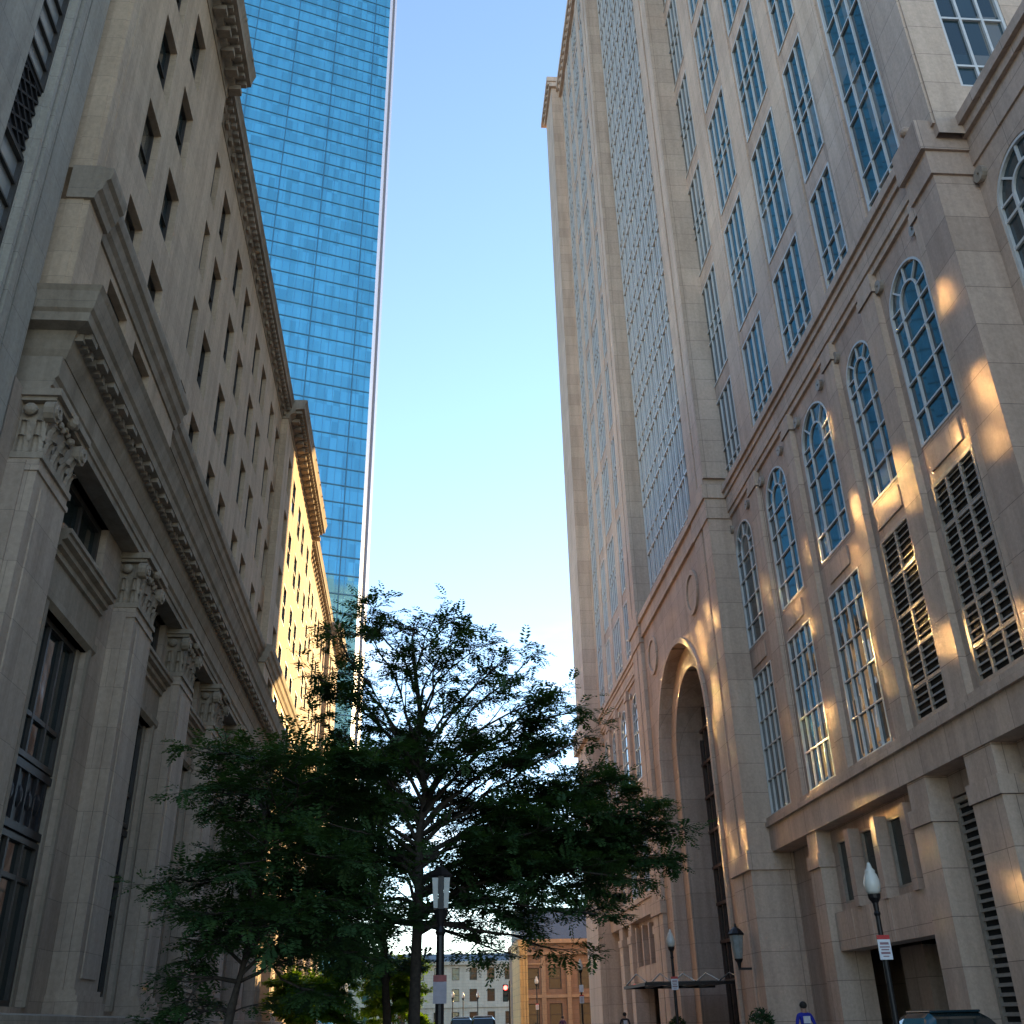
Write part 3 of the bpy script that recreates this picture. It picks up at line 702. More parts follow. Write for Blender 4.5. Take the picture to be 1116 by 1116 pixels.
f.build('fine_mullion', plain('blue_fine_mullion', (0.10, 0.26, 0.40), .4, .4), H)

# ================================================================== far buildings
def win_grid(parent, mb_f, us, zs, w, h, mats, rz, wv, cols=1, rows=(0.5,)):
    for u in us:
        for z in zs:
            ms = window_meshes((mats[0].name, round(w, 2), round(h, 2), cols), w, h, cols, list(rows), False, mats, .07)
            put_window(parent, ms, mb_f(u, wv, z), rz)
def fB(u, w, z): return (u, 112 - w, z)          # faces down the street
B = empty('brown_building', (14, 116, 0), 'low brown sandstone building with moulded cornice at the far end of the granite tower', 'building')
m = MB(fB); us = (10.3, 12.6, 15.6, 18.2, 21); ops = [(u - .65, u + .65, z, z + 2.0) for u in us for z in (1.0, 4.3)]
facade(m, 8.9, 30, 0, 8.6, ops, 0, .3); m.box(8.92, 30, -14, -.5, 0, 8.4); m.box(8.9, 9.0, -14, 0, 0, 8.6)
m.build('wall', BROWNSTONE, B)
m = MB(fB); m.box(8.7, 30, -.4, .35, 7.5, 7.8); m.box(8.7, 30, -14, .5, 8.6, 9.0); m.box(8.8, 30, -.4, .18, 3.5, 3.8); m.box(8.8, 30, -.4, .12, 6.6, 6.75)
for u in (8.9, 11.4, 14.0, 16.9, 19.7): m.box(u - .22, u + .22, -.1, .2, 0, 7.5)
m.build('cornice', stone('brown_trim', (0.42, 0.30, 0.20), (0.38, 0.27, 0.18), 1.4, .5, .01), B)
MB(fB).prism([(-.5, 9.0), (-6, 12.6), (-14, 12.6), (-14, 9.0)], 9.2, 30).build('roof', ROOFM, B)
win_grid(B, fB, us, (1.0, 4.3), 1.3, 2.0, (G_DARK, SASH), 0, -.25)
for c in B.children:
    if c.name.startswith('window'): c.rotation_euler = (0, 0, PI)
Y = empty('sunlit_pier', (8.0, 100, 0), 'narrow stone pier building with sunlight painted in as yellow beside the red signal', 'building')
m = MB(); m.box(8.0, 8.75, 100, 109, 0, 7.6); m.box(7.9, 8.85, 99.9, 109.1, 7.6, 8.1); m.box(7.92, 8.83, 99.92, 109, 0, 1.0)
for x in (8.02, 8.35, 8.6): m.box(x, x + .12, 99.9, 100, 1.0, 7.6)
m.build('wall', stone('sun_tinted_stone', (0.66, 0.50, 0.24), (0.60, 0.45, 0.22), 1, .6, .01), Y)  # glow of the lit corner painted in as a yellow base colour
def fC(u, w, z): return (u, 205 - w, z)
C_ = empty('cream_building', (4, 210, 0), 'pale cream stone building closing the far end of the street', 'building')
us = [-22 + 3.3 * k for k in range(13)]; ops = [(u - .7, u + .7, z, z + 2.1) for u in us for z in (1.2, 5, 8.6)]
m = MB(fC); facade(m, -24, 20, 0, 11.6, ops, 0, .4); m.box(-23.9, 19.9, -12, -.6, 0, 11.4); m.build('wall', CREAM, C_)
m = MB(fC); m.box(-24.3, 20.3, -.5, .7, 11.2, 11.8); m.box(-24.1, 20.1, -.5, .25, 4.0, 4.4); m.build('cornice', CREAM, C_)
MB(fC).prism([(0, 11.8), (-5, 13.4), (-12, 13.4), (-12, 11.8)], -24, 20).build('roof', ROOFM, C_)
win_grid(C_, fC, us, (1.2, 5, 8.6), 1.4, 2.1, (G_DARK, SASH), PI, -.35)

# ================================================================== ground
def sheet(name, mat, x0, x1, y0, y1, z):
    m = MB(); m.face([(x0, y0, z), (x1, y0, z), (x1, y1, z), (x0, y1, z)]); return tag(m.build(name, mat, recalc=False), kind='structure')
ASPH = plain('asphalt', (0.085, 0.083, 0.08), .9, 0, 40, .25)
PAVE = stone('pavement', (0.38, 0.355, 0.325), (0.35, 0.325, 0.30), 1.5, 1.5, .01, (.15, .14, .13), .9)
sheet('ground', ASPH, -900, 900, -300, 1500, -0.23)
sheet('road', ASPH, 0.95, 8.9, -60, 98, -0.22)
for nm, x0, x1 in (('left_pavement', -9.5, .8), ('right_pavement', 9.05, 14)):
    m = MB(); m.box(x0, x1, -60, 92, -.4, -.08); tag(m.build(nm, PAVE), kind='structure')
KERB = plain('granite_kerb', (0.36, 0.35, 0.34), .8)
for x in (.8, 8.9):
    m = MB(); m.box(x + .001, x + .149, -60, 92, -.4, -.07); tag(m.build('kerb', KERB), kind='structure')
m = MB(); y = -20
while y < 95: m.face([(4.85, y, -.216), (5.0, y, -.216), (5.0, y + 3, -.216), (4.85, y + 3, -.216)]); y += 9
tag(m.build('lane_marking', plain('road_paint', (.7, .68, .6), .7), recalc=False), kind='structure')

# ================================================================== trees
def frond_faces(bm, p, d, up, ln, n, lw, mi=1):
    """a pinnate spray: pairs of small leaflets along a drooping stalk"""
    side = d.cross(up)
    if side.length < .1: side = d.orthogonal()
    side.normalize(); q = p.copy(); dd = d.normalized()
    for i in range(n):
        dd = (dd + Vector((0, 0, -.07))).normalized(); q = q + dd * (ln / n)
        w = lw * (0.6 + 0.8 * math.sin(PI * (i + .7) / n))
        for s in (-1, 1):
            t = (side * s + dd * .45 + Vector((random.uniform(-.3, .3), random.uniform(-.3, .3), random.uniform(-.35, .2)))).normalized()
            c = t.cross(dd)
            if c.length < .05: c = Vector((0, 0, 1))
            a = dd * (w * .36)
            tip = q + t * w * 1.5
            vs = [bm.verts.new(q), bm.verts.new(q + t * w * .8 + a), bm.verts.new(tip), bm.verts.new(q + t * w * .8 - a)]
            bm.faces.new(vs).material_index = 0
def tree(name, base, trunk, limbs, label, cat, group, mat=LEAF, fr=1.0, leaf=.052, tr=.14, seed=1, spread=1.0, fl=.42):
    random.seed(seed)
    T_ = empty(name, base, label, cat, group)
    wood = MB(); br = MB(); lf = bmesh.new()
    B0 = Vector(base)
    tp = [B0 + Vector(p) for p in trunk]
    wood.tube(tp, [tr * (1 - .72 * i / (len(tp) - 1)) * (1.35 if i == 0 else 1) for i in range(len(tp))], 9)
    def sub(p, d, ln, r, lvl, dens):
        pts = [p]; dd = d.normalized(); k = max(3, int(ln / .28))
        for i in range(k):
            dd = (dd + Vector((random.uniform(-.2, .2), random.uniform(-.2, .2), random.uniform(-.13, .15)))).normalized(); pts.append(pts[-1] + dd * ln / k)
        br.tube(pts, [r * (1 - .8 * i / k) for i in range(k + 1)], 5 if r > .015 else 3)
        for i in range(1, k + 1):
            for s in (-1, 1):
                if lvl < 2 and random.random() < .72 * dens:
                    side = dd.cross(Vector((0, 0, 1))).normalized() * s
                    sub(pts[i], dd * .6 + side * random.uniform(.6, 1.1) + Vector((0, 0, random.uniform(-.15, .3))), ln * random.uniform(.32, .55), r * .5, lvl + 1, dens)
            if lvl >= 1:
                for _ in range(2 if random.random() < fr * dens else 1):
                    if random.random() > dens * 1.15: continue
                    v = Vector((random.uniform(-1, 1), random.uniform(-1, 1), random.uniform(-.35, .35))) + dd * .7
                    frond_faces(lf, pts[i], v.normalized(), Vector((0, 0, 1)), fl * random.uniform(.6, 1.2), random.randint(6, 9), leaf * random.uniform(.8, 1.2))
    for (t, end, dens) in limbs:
        i = t * (len(tp) - 1); k = min(int(i), len(tp) - 2); p = tp[k].lerp(tp[k + 1], i - k)
        e = B0 + Vector(end); n = max(4, int((e - p).length / .5)); pts = []
        off = Vector((random.uniform(-.3, .3), random.uniform(-.3, .3), random.uniform(.1, .4)))
        for j in range(n + 1):
            s = j / n
            pts.append(p.lerp(e, s) + off * math.sin(PI * s) + Vector((random.uniform(-.06, .06), random.uniform(-.06, .06), random.uniform(-.06, .06))) * (0 < j < n))
        r0 = tr * .42 * (1 - .5 * t); br.tube(pts, [r0 * (1 - .8 * j / n) + .006 for j in range(n + 1)], 6)
        L_ = (e - p).length
        for j in range(1, n + 1):
            s = j / n
            if s < .22: continue
            d = (pts[j] - pts[j - 1]).normalized()
            for sg in (-1, 1):
                if random.random() > dens + .15: continue
                side = d.cross(Vector((0, 0, 1))).normalized() * sg
                sub(pts[j], d * .7 + side * random.uniform(.5, 1.1) + Vector((0, 0, random.uniform(-.2, .35))), spread * random.uniform(.55, 1.15) * (1.25 - .6 * s), .02, 0 if L_ > 1.6 else 1, dens)
        sub(pts[-1], (pts[-1] - pts[-2]), .7, .014, 1, dens)
    tk = wood.build('trunk', BARK, T_, smooth=True); br.build('branch', BARK, T_, smooth=True)
    me = bpy.data.meshes.new('foliage')
    for v in lf.verts: v.co -= B0
    lf.to_mesh(me); lf.free(); me.materials.append(mat)
    o = bpy.data.objects.new('crown', me); COL.objects.link(o); o.parent = T_
    return T_
GT = 'honey locust trees along the left pavement'
ctrunk = [(0, 0, 0), (.02, 0, 1.4), (.03, .1, 2.6), (.06, .1, 3.8), (.05, .1, 5.0), (.16, .1, 5.9), (-.06, .1, 6.9), (.0, .1, 7.7), (-.12, 0, 8.5), (-.2, 0, 9.2)]
climbs = [
    (.30, (4.68, .6, 4.5), .8), (.36, (4.41, -.4, 5.4), .75), (.34, (3.51, 1.5, 3.9), .7), (.40, (3.96, .9, 6.2), .7), (.30, (3.24, -1, 3.3), .6), (.28, (2.6, .5, 2.8), .5), (.42, (3.33, -.5, 6.8), .55), (.44, (3.0, .3, 5.9), .5), (.26, (1.7, 1.4, 2.8), .5),
    (.46, (3.0, .8, 7.3), .5), (.35, (2.4, -1.3, 4.8), .5), (.4, (4.23, 1.0, 5.0), .75), (.36, (3.69, 1.4, 5.6), .6), (.3, (4.05, -.8, 4.0), .75), (.33, (5.31, .2, 5.0), .6), (.34, (3.78, 0, 4.6), .7),
    (.30, (-1.3, .4, 3.5), .6), (.36, (-1.6, -.5, 4.7), .6), (.42, (-1.8, .6, 6.0), .55), (.48, (-1.9, -.3, 7.1), .5), (.52, (-1.8, .5, 8.1), .5), (.34, (-1.1, 1.2, 5.1), .5), (.28, (-1.1, -1.0, 2.9), .6), (.40, (-1.3, -1.1, 5.5), .5), (.3, (-.4, -1.2, 4.0), .5),
    (.50, (1.9, .3, 6.9), .48), (.54, (2.5, -.4, 7.7), .46), (.58, (2.2, .2, 8.6), .46), (.60, (1.2, .7, 8.0), .44), (.56, (-1.4, .2, 8.5), .46), (.62, (-1.1, -.5, 9.2), .46), (.70, (1.1, -.3, 8.9), .44), (.78, (.6, .5, 9.3), .44), (.9, (-.4, -.3, 9.6), .46), (.82, (-.9, .3, 9.5), .46), (1, (.15, .1, 9.7), .46), (.66, (.3, -.9, 8.4), .42), (.5, (.8, -1.0, 6.4), .46), (.46, (1.3, 1.1, 5.8), .48), (.44, (.4, 1.2, 5.3), .5), (.54, (-1.0, -.6, 7.4), .44), (.52, (.9, .9, 7.1), .5), (.38, (1.6, .2, 5.2), .6), (.36, (2.2, -.3, 4.4), .6), (.4, (2.4, .9, 5.6), .55), (.44, (1.9, -.6, 6.3), .5), (.33, (.9, .4, 4.2), .6), (.32, (1.2, -.8, 3.6), .55), (.46, (-.7, .5, 6.3), .5), (.38, (-.9, .2, 4.4), .6), (.6, (.5, -.2, 7.9), .46), (.27, (1.3, .3, 2.9), .65), (.3, (.6, .9, 3.6), .65), (.28, (-.7, .5, 3.0), .65), (.33, (1.7, -.6, 4.0), .65), (.29, (2.0, .2, 3.3), .65), (.55, (-2.2, .2, 8.4), .48), (.6, (-1.8, -.2, 9.2), .48), (.5, (2.9, .2, 8.0), .48), (.48, (3.2, -.3, 7.5), .48), (.64, (1.9, .3, 8.9), .46), (.45, (2.6, .6, 6.9), .5), (.42, (-1.5, .9, 6.6), .55)]
tree('honey_locust', (-.36, 22, -.08), ctrunk, climbs, 'tall feathery honey locust with open airy top in the middle of the street view', 'tree', GT, seed=11, tr=.13, spread=1.08, fr=1.6, leaf=.06)
ltrunk = [(0, 0, 0), (.05, 0, .9), (.15, 0, 1.7), (.3, .05, 2.5), (.3, .1, 3.4), (.35, .1, 4.2), (.35, .1, 4.9)]
llimbs = []
random.seed(5)
for k in range(24):
    a = 2 * PI * k / 24 * 3.7; z = 2.2 + 3.2 * (k / 24); r = 1.35 * math.sin(PI * min(1, (z - 1.2) / 5.6)) ** .5 * random.uniform(.75, 1.1)
    llimbs.append((min(.98, .42 + .55 * k / 24), (.75 + r * math.cos(a), r * math.sin(a), z + random.uniform(-.2, .4)), .72))
llimbs += [(.4, (-.5, -.2, 1.6), .6), (.45, (-.5, .5, 2.4), .6), (.3, (-.6, .2, 1.5), .6), (.4, (1.2, -.4, 1.9), .7)]
tree('honey_locust', (-3.15, 17, -.08), ltrunk, llimbs, 'dense dark honey locust with low boughs in front of the limestone pilasters', 'tree', GT, seed=3, tr=.085, leaf=.056, spread=.78, fr=1.4)
l2 = []
for k in range(20):
    a = 2 * PI * k / 20 * 4.3; z = 2.7 + 5.9 * (k / 20); r = 2.05 * math.sin(PI * min(1, (z - 1.2) / 9.6)) ** .6 * random.uniform(.75, 1.1)
    l2.append((min(.98, .3 + .65 * k / 20), (-.9 + r * math.cos(a), r * math.sin(a), z), .68))
tree('honey_locust', (-1.15, 28.5, -.08), [(0, 0, 0), (.03, 0, 1.5), (-.1, 0, 3), (-.4, .1, 4.6), (-.6, .1, 6.2), (-.8, 0, 8.2)], l2, 'slim honey locust standing just behind the tall one, partly hidden by it', 'tree', GT, seed=8, tr=.13, leaf=.075, spread=.9, fr=1.4)
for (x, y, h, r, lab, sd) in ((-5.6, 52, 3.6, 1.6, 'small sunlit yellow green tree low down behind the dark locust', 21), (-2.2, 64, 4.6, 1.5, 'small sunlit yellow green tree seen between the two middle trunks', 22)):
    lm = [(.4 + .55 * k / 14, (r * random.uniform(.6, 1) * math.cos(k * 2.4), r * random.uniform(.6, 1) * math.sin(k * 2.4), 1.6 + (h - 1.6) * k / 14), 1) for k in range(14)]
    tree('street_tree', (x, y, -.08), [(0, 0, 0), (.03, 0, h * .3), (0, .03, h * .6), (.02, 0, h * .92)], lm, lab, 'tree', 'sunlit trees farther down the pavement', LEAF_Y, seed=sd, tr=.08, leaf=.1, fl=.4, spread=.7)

# ================================================================== street lamps and signs
def sign_plate(o, x, z, w, h, rz=0, red=True):
    s = MB(); s.box(x - w / 2, x + w / 2, -.075, -.06, z, z + h); sg = s.build('sign', SIGNW, o)
    sg.location = (0, 0, 0)
    if red: MB().box(x - w / 2, x + w / 2, -.078, -.058, z + h, z + h + .1).build('sign_header', SIGNR, sg)
    return sg
def acorn_lamp(loc, label, hgt=4.1, sign=True, group='acorn street lamps', s2=False):
    o = empty('street_lamp', loc, label, 'street lamp', group)
    at = Vector(loc)
    p = MB(lambda u, w, z: (at.x + u, at.y + w, at.z + z))
    p.lathe((0, 0, 0), [(.2, 0), (.2, .12), (.15, .2), (.13, .7), (.09, .85), (.06, 1.0), (.05, hgt - 1.0), (.07, hgt - .95), (.05, hgt - .9), (.06, hgt - .75), (.12, hgt - .66), (.13, hgt - .58)], 12)
    p.build('pole', IRON, o, smooth=False)
    g = MB(lambda u, w, z: (at.x + u, at.y + w, at.z + z))
    g.lathe((0, 0, hgt - .58), [(.11, 0), (.145, .06), (.165, .16), (.16, .26), (.13, .36), (.10, .41), (.105, .43), (.10, .46), (.055, .51), (.045, .55), (.03, .6), (.01, .62)], 14)
    g.build('globe', GLOBE, o, smooth=True)
    if sign:
        q = MB(lambda u, w, z: (at.x + u, at.y + w, at.z + z)); q.box(-.13, .13, -.085, -.07, 2.35, 2.72)
        for k, zz in enumerate((2.62, 2.55, 2.48, 2.41)): pass
        sg = q.build('sign', SIGNW, o)
        q = MB(lambda u, w, z: (at.x + u, at.y + w, at.z + z)); q.box(-.13, .13, -.086, -.069, 2.722, 2.8); q.build('sign_header', SIGNR, sg)
        q = MB(lambda u, w, z: (at.x + u, at.y + w, at.z + z))
        for zz, hw_, hh in ((2.645, .09, .022), (2.58, .10, .012), (2.53, .08, .012), (2.47, .095, .02), (2.41, .06, .01)): q.box(-hw_, hw_, -.0875, -.085, zz - hh, zz + hh)
        q.build('sign_print', plain('sign_ink', (.22, .12, .14), .5), sg)
        if s2:
            q = MB(lambda u, w, z: (at.x + u, at.y + w, at.z + z)); q.box(-.13, .13, -.085, -.07, 2.95, 3.35); q.build('sign', SIGNW, o)
    return o
acorn_lamp((9.0, 21.1, -.08), 'acorn globe street lamp with white sign in front of the granite recess', 4.16)
acorn_lamp((9.0, 40.4, -.08), 'acorn globe street lamp rising through the entrance canopy', 4.4)
acorn_lamp((9.0, 66.1, -.08), 'acorn globe street lamp with two white signs before the brown building', 4.75, True, 'acorn street lamps', True)
acorn_lamp((8.95, 93.9, -.08), 'acorn globe street lamp left of the one with two signs, before the brown building', 4.9)
for x, y, lab in ((4.9, 118, 'tiny far lamp nearest the red signal'), (3.4, 120, 'tiny far lamp in the middle of the far three'), (2.2, 116, 'tiny far lamp at the left of the far three')):
    acorn_lamp((x, y, -.22), lab, 4.6, False, 'far street lamps at the end of the street')
# square lantern under the tall tree
lo = Vector((0.13, 18, -.08)); F0 = lambda u, w, z: (lo.x + u, lo.y + w, lo.z + z)
o = empty('lantern_post', lo, 'dark square lantern post with two pale panes and grey sign under the tall locust', 'street lamp')
p = MB(F0); p.lathe((0, 0, 0), [(.16, 0), (.16, .4), (.1, .5), (.075, .7), (.065, 2.7), (.09, 2.75), (.05, 2.85), (.11, 3.05), (.13, 3.1)], 10)
p.lathe((0, 0, 3.62), [(.2, 0), (.2, .03), (.1, .12), (.03, .18), (.02, .28)], 4); p.box(-.045, .045, -.16, .16, 3.1, 3.62)
p.build('pole', IRON, o)
for s in (-1, 1):
    p = MB(F0); p.prism_w([(s * .05, 3.12), (s * .12, 3.12), (s * .15, 3.6), (s * .05, 3.6)], -.13, .13); p.build('pane', plain('dull_pane', (.30, .31, .30), .3), o)
p = MB(F0); p.box(-.11, .11, -.1, -.085, 1.68, 2.0); sg = p.build('sign', plain('grey_sign', (.25, .23, .27), .5), o); p = MB(F0); p.box(-.11, .11, -.101, -.084, 2.002, 2.1); p.build('sign_header', plain('dull_red', (.2, .03, .03), .5), sg)
# traffic signal
o = empty('traffic_signal', (5.0, 75, 0), 'traffic signal showing red on a dark pole at the far crossing', 'traffic light')
at = Vector((5.0, 75, 0)); F1 = lambda u, w, z: (at.x + u, at.y + w, z)
p = MB(F1); p.lathe((0.3, .2, 0), [(.12, -.15), (.12, .3), (.06, .4), (.05, 3.9)], 8); p.box(0, .3, .15, .25, 3.2, 3.28); p.build('pole', IRON, o)
p = MB(F1); p.box(-.17, .17, -.12, .12, 2.6, 3.65)
h = p.build('housing', IRON, o)
for k, (z, mt) in enumerate(((3.45, lamp_mat('red_light', (1, .05, .04), 6)), (3.12, plain('amber_off', (.05, .03, .005), .3)), (2.79, plain('green_off', (.005, .04, .03), .3)))):
    p = MB(F1); p.ring(0, z, 0, .2 if k == 0 else .13, -.0, .0001, 0, 2 * PI, 16); 
    q = MB(lambda u, w, z: (at.x + u, at.y - w, z)); q.ring(0, z, 0, .14, .12, .135, 0, 2 * PI, 16); q.build('lens', mt, h); p.bm.free()
    q = MB(lambda u, w, z: (at.x + u, at.y - w, z)); q.ring(0, z, .145, .165, .12, .28, 0, PI, 12); q.build('visor', IRON, h)

# ================================================================== planters
def planter(loc, label, r, hgt):
    o = empty('planter', loc, label, 'planter', 'planters by the arched entrance'); at = Vector(loc)
    F = lambda u, w, z: (at.x + u, at.y + w, at.z + z)
    MB(F).lathe((0, 0, 0), [(.3, 0), (.34, .05), (.4, .5), (.44, .52), (.44, .6), (.36, .6), (.35, .5)], 16).build('tub', plain('dark_planter', (.05, .05, .05), .6), o)
    random.seed(int(at.y)); lf = bmesh.new()
    for _ in range(420):
        v = Vector((random.gauss(0, 1), random.gauss(0, 1), random.gauss(0, 1))).normalized() * random.uniform(.3, 1) ** .5
        c = at + Vector((v.x * r, v.y * r, .55 + hgt / 2 + v.z * hgt / 2))
        d = Vector((random.uniform(-1, 1), random.uniform(-1, 1), random.uniform(-.6, .9))).normalized(); s = d.orthogonal().normalized() * .035; d *= .11
        lf.faces.new([lf.verts.new(c - at - d), lf.verts.new(c - at + s), lf.verts.new(c - at + d), lf.verts.new(c - at - s)])
    me = bpy.data.meshes.new('shrub'); lf.to_mesh(me); lf.free(); me.materials.append(SHRUBL)
    b = bpy.data.objects.new('shrub', me); COL.objects.link(b); b.parent = o
planter((11.2, 37.3, -.08), 'round dark planter with a bushy green shrub at the foot of the near portal pylon', .45, 1.15)
planter((10.6, 47.6, -.08), 'round dark planter with a small green shrub behind the lamp at the canopy', .4, .95)

# ================================================================== cars
def car(loc, rz, paint, label, group=None, suv=False):
    o = empty('parked_car', loc, label, 'car', group); at = Vector(loc); R_ = Matrix.Rotation(rz, 3, 'Z')
    def F(u, w, z): q = R_ @ Vector((w, u, z)); return (at.x + q.x, at.y + q.y, at.z + z)     # u along the car, w across
    H_ = 1.9 if suv else 1.40
    prof = [(-2.2, .35), (-2.25, .7), (-2.15, .95), (-1.5 if suv else -1.3, 1.02), (1.05, 1.0), (2.0, .86), (2.25, .7), (2.28, .35)]
    b = MB(F)
    def loft(sec):
        rings = [[b.v(u, w, z) for w, z in s] for u, s in sec]
        for a, c in zip(rings, rings[1:]):
            for i in range(len(a)): b.bm.faces.new([a[i], a[(i + 1) % len(a)], c[(i + 1) % len(a)], c[i]])
        b.bm.faces.new(rings[0]); b.bm.faces.new(rings[-1])
    sec = []
    for u, top, hw in ((-2.25, .80, .72), (-2.1, .96, .84), (-1.4, 1.02, .89), (0, 1.0, .9), (1.0, .99, .88), (1.9, .86, .84), (2.22, .68, .72)):
        sec.append((u, [(-hw, .32), (-hw - .02, .6), (-hw + .05, top - .06), (-hw + .16, top), (hw - .16, top), (hw - .05, top - .06), (hw + .02, .6), (hw, .32)]))
    loft(sec); body = b.build('body', paint, o, smooth=True)
    b = MB(F); sec = []
    r0 = -2.0 if suv else -1.55
    for u, top, hw, bw in ((r0 - .15, 1.0, .74, .8), (r0 + .25, H_ - .12, .66, .8), (r0 + .6, H_, .62, .8), (0.0, H_, .62, .82), (.35, H_ - .08, .64, .82), (1.1, 1.0, .74, .8)):
        sec.append((u, [(-bw, .98), (-hw, top - .1 if top > 1.1 else 1.0), (-hw + .12, top + .001), (hw - .12, top + .001), (hw, top - .1 if top > 1.1 else 1.0), (bw, .98)]))
    loft(sec); b.build('greenhouse', G_DARK, o, smooth=False)
    b = MB(F); b.box(r0 + .5, .1, -.52, .52, H_ - .01, H_ + .035)
    for s in (-1, 1): b.bar if False else None
    b.build('roof', paint, o, bevel=.02)
    for u in (-1.35, 1.4):
        for s in (-1, 1):
            w = MB(F); n = 18
            for i in range(n):
                t0, t1 = 2 * PI * i / n, 2 * PI * (i + 1) / n
                w.prism_w([(u + .2 * math.cos(t0), .33 + .2 * math.sin(t0)), (u + .33 * math.cos(t0), .33 + .33 * math.sin(t0)), (u + .33 * math.cos(t1), .33 + .33 * math.sin(t1)), (u + .2 * math.cos(t1), .33 + .2 * math.sin(t1))], s * .7, s * .92)
            wo = w.build('wheel', plain('tyre', (.015, .015, .015), .9), o)
            w = MB(F); w.ring(u, .33, 0, .2, min(s * .75, s * .9), max(s * .75, s * .9), 0, 2 * PI, 16); w.build('rim', plain('rim', (.4, .4, .42), .3, .8), wo)
    for s in (-1, 1):
        w = MB(F); w.box(-2.275, -2.2, min(s * .5, s * .78), max(s * .5, s * .78), .7, .86); w.build('tail_light', plain('tail_red', (.3, .01, .01), .3), o)
        w = MB(F); w.box(2.1, 2.245, min(s * .45, s * .74), max(s * .45, s * .74), .62, .74); w.build('headlight', plain('headlamp', (.6, .6, .6), .2), o)
    return o
PAINT_T = plain('teal_paint', (.012, .035, .05), .2, .3); PAINT_S = plain('silver_paint', (.5, .52, .55), .25, .5); PAINT_W = plain('white_paint', (.75, .75, .75), .3)
car((10.35, 22.4, -.08), 0, PAINT_T, 'dark teal car parked on the pavement before the granite pillars')
car((3.0, 66, -.22), 0, PAINT_W, 'white car, rightmost of the two down the street', 'cars far down the street', True)
car((1.9, 72, -.22), 0, PAINT_S, 'silver car half hidden behind the lantern post and white car', 'cars far down the street', True)

# ================================================================== people
SKIN = plain('skin', (.35, .2, .14), .6); HAIR = plain('dark_hair', (.02, .015, .012), .8)
def person(loc, face, cloth, legs, label, hgt=1.75, stride=.18, bag=None, group=None):
    o = empty('person', loc, label, 'person', group); at = Vector(loc); k = hgt / 1.75
    J = {'pel': (0, 0, .95), 'wst': (0, 0, 1.1), 'chs': (0, -.01, 1.32), 'nk': (0, -.01, 1.48), 'hd': (0, .0, 1.58), 'tp': (0, 0, 1.72)}
    E_ = [('pel', 'wst'), ('wst', 'chs'), ('chs', 'nk'), ('nk', 'hd'), ('hd', 'tp')]; Rr = {'pel': .145, 'wst': .13, 'chs': .15, 'nk': .055, 'hd': .095, 'tp': .07}
    for s, nm in ((-1, 'l'), (1, 'r')):
        st = stride * s
        J.update({nm + 'hp': (s * .09, 0, .9), nm + 'kn': (s * .1, .06 + st * .5, .5), nm + 'an': (s * .1, st - .03, .09), nm + 'to': (s * .11, st + .15, .04), nm + 'sh': (s * .18, -.01, 1.42), nm + 'el': (s * .25, -.04 - st * .3, 1.14), nm + 'wr': (s * .25, .08 - st * .6, .92), nm + 'ha': (s * .24, .12 - st * .7, .82)})
        Rr.update({nm + 'hp': .095, nm + 'kn': .06, nm + 'an': .042, nm + 'to': .035, nm + 'sh': .065, nm + 'el': .045, nm + 'wr': .032, nm + 'ha': .032})
        E_ += [('pel', nm + 'hp'), (nm + 'hp', nm + 'kn'), (nm + 'kn', nm + 'an'), (nm + 'an', nm + 'to'), ('chs', nm + 'sh'), (nm + 'sh', nm + 'el'), (nm + 'el', nm + 'wr'), (nm + 'wr', nm + 'ha')]
        for q in range(5):
            a = (q - 2) * .018
            J[nm + 'f%d' % q] = (s * .24 + a * .3, .13 - st * .7 + a, .745 + (.03 if q in (0, 4) else 0)); Rr[nm + 'f%d' % q] = .009; E_.append((nm + 'ha', nm + 'f%d' % q))
    names = list(J); me = bpy.data.meshes.new('body'); me.from_pydata([tuple(c * k for c in J[n]) for n in names], [(names.index(a), names.index(b)) for a, b in E_], [])
    ob = bpy.data.objects.new('body', me); COL.objects.link(ob); ob.parent = o; ob.rotation_euler = (0, 0, face)
    sk = ob.modifiers.new('skin', 'SKIN'); ss = ob.modifiers.new('sub', 'SUBSURF'); ss.levels = ss.render_levels = 2
    for i, n in enumerate(names): me.skin_vertices[0].data[i].radius = (Rr[n] * k, Rr[n] * k * (.75 if n in ('pel', 'wst', 'chs') else 1)); me.skin_vertices[0].data[i].use_root = (n == 'pel')
    dg = bpy.context.evaluated_depsgraph_get(); m2 = bpy.data.meshes.new_from_object(ob.evaluated_get(dg)); ob.modifiers.clear(); ob.data = m2
    m2.materials.clear()
    for mt in (cloth, legs, SKIN, HAIR): m2.materials.append(mt)
    for p in m2.polygons:
        z = p.center.z / k; y = p.center.y; x = abs(p.center.x)
        p.material_index = 3 if z < .08 else 2 if (z > 1.47 or (x > .2 and z < 1.0)) else 1 if z < .95 else 0; p.use_smooth = True
    h = MB(lambda u, w, z: (at.x + u, at.y + w, at.z + z)); c, s_ = math.cos(face), math.sin(face)
    h.blob((s_ * .02, -c * .02, 1.655 * k), .112 * k, 2, (.95, 1.0, .95)); h.build('hair', HAIR, o, smooth=True)
    if bag: 
        h = MB(lambda u, w, z: (at.x + u * c - w * s_, at.y + u * s_ + w * c, at.z + z)); h.box(-.1, .1, -.165, -.13, 1.2 * k, 1.38 * k); h.build('shirt_print', bag, o)
    return o
WHITE = plain('white_cloth', (.6, .6, .65), .8)
person((10.5, 30.8, -.08), 0.1, plain('blue_cloth', (.012, .02, .30), .8), plain('navy_cloth', (.02, .03, .12), .8), 'person in bright blue clothes with white print on the back, by the granite recess', 1.76, .2, WHITE)
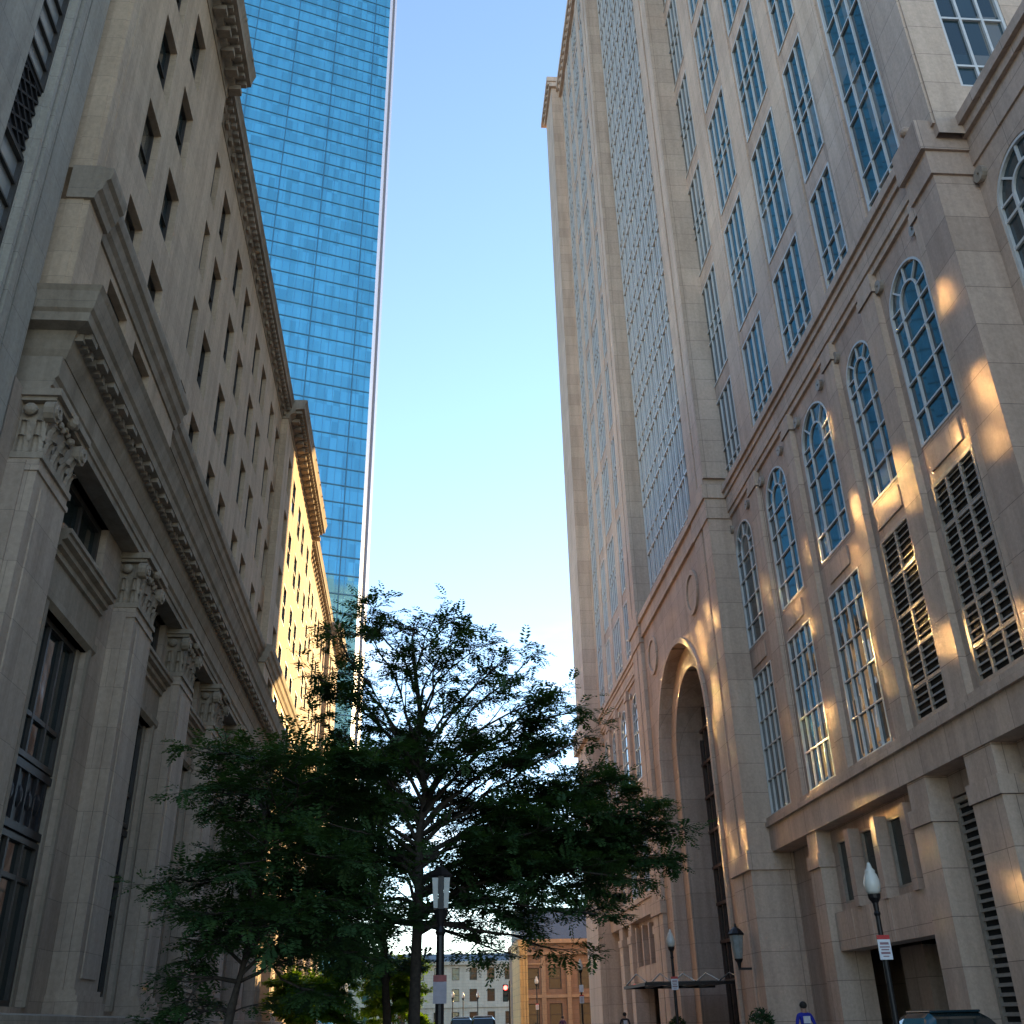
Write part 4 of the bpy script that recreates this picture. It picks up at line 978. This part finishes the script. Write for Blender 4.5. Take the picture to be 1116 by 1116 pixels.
person((10.0, 57.3, -.08), 0, plain('black_cloth', (.015, .013, .02), .8), plain('black_trousers', (.015, .015, .02), .8), 'person in black with a pale print, walking near the far portal pylon', 1.76, .15, WHITE)
person((9.9, 84.0, -.08), .2, plain('purple_cloth', (.09, .03, .08), .8), plain('grey_trousers', (.06, .06, .07), .8), 'small far person in dull purple before the brown building', 1.78, .15)

# ================================================================== camera, light, air
f_px, rows = 1083.5811, ((0.99720005, -0.01495613, 0.07326921), (-0.07198685, -0.4572801, 0.88640442), (-0.02024737, 0.88919695, 0.45707638))
cam = bpy.data.cameras.new('camera'); co = bpy.data.objects.new('camera', cam); COL.objects.link(co)
M = Matrix([[rows[i][0], rows[i][1], -rows[i][2]] for i in range(3)]).to_4x4(); M.translation = (0, 0, 1.3); co.matrix_world = M
cam.sensor_width = 36; cam.lens = 36 * f_px / 1116; cam.clip_start = .1; cam.clip_end = 3000
S.camera = co
SUN_AZ, SUN_EL = math.radians(29.5), math.radians(14)       # azimuth from the street axis (+y) towards +x
d = Vector((math.sin(SUN_AZ) * math.cos(SUN_EL), math.cos(SUN_AZ) * math.cos(SUN_EL), math.sin(SUN_EL)))
sl = bpy.data.lights.new('sun', 'SUN'); sl.energy = 5.0; sl.angle = math.radians(.5); sl.color = (1.0, .65, .27)
so = bpy.data.objects.new('sun', sl); COL.objects.link(so); so.rotation_euler = d.to_track_quat('Z', 'Y').to_euler(); so.location = (60, 100, 80)
SKY_G = 1.0
w = bpy.data.worlds.new('World'); S.world = w; w.use_nodes = True; nt = w.node_tree
sky = nt.nodes.new('ShaderNodeTexSky'); sky.sky_type = 'NISHITA'; sky.sun_disc = False; sky.sun_elevation = SUN_EL; sky.sun_rotation = SUN_AZ
sky.air_density = 1.0; sky.dust_density = 0.0; sky.ozone_density = 2.5; sky.altitude = 10
bg = nt.nodes['Background']; bg.inputs[1].default_value = 0.15; gm = nt.nodes.new('ShaderNodeGamma'); gm.inputs[1].default_value = SKY_G
tc = nt.nodes.new('ShaderNodeTexCoord'); mp = nt.nodes.new('ShaderNodeMapping'); mp.inputs['Scale'].default_value = (3, 3, 14); mp.inputs['Rotation'].default_value = (0, .25, .3)
nt.links.new(tc.outputs['Generated'], mp.inputs[0]); cn = tex_noise(nt, mp.outputs[0], 1.3, 6, .6)
sz = nt.nodes.new('ShaderNodeSeparateXYZ'); nt.links.new(tc.outputs['Generated'], sz.inputs[0])
lowm = ramp(nt, sz.outputs[2], [(.05, (1, 1, 1)), (.24, (1, 1, 1)), (.37, (0, 0, 0))])
mm = nt.nodes.new('ShaderNodeMath'); mm.operation = 'MULTIPLY'; nt.links.new(ramp(nt, cn, [(.5, (0, 0, 0)), (.72, (.5, .5, .5))]), mm.inputs[0]); nt.links.new(lowm, mm.inputs[1])
hs = nt.nodes.new('ShaderNodeHueSaturation'); hs.inputs['Saturation'].default_value = 0.92; nt.links.new(sky.outputs[0], hs.inputs['Color'])
cl = mixc(nt, mm.outputs[0], hs.outputs[0], (6.2, 5.3, 4.9))
nt.links.new(cl, gm.inputs[0]); nt.links.new(gm.outputs[0], bg.inputs[0])
S.view_settings.view_transform = 'Standard'; S.view_settings.look = 'None'; S.view_settings.exposure = 1.6; S.view_settings.gamma = 1
cy = S.cycles if hasattr(S, 'cycles') else None
S.render.engine = 'CYCLES'
S.cycles.use_denoising = True; S.cycles.use_guiding = True; S.cycles.use_surface_guiding = True; S.cycles.surface_guiding_probability = 0.75; S.cycles.guiding_training_samples = 128; S.cycles.max_bounces = 8; S.cycles.diffuse_bounces = 8; S.cycles.glossy_bounces = 4; S.cycles.sample_clamp_indirect = 0
S.cycles.caustics_reflective = True; S.cycles.blur_glossy = 0.0
S.render.film_transparent = False
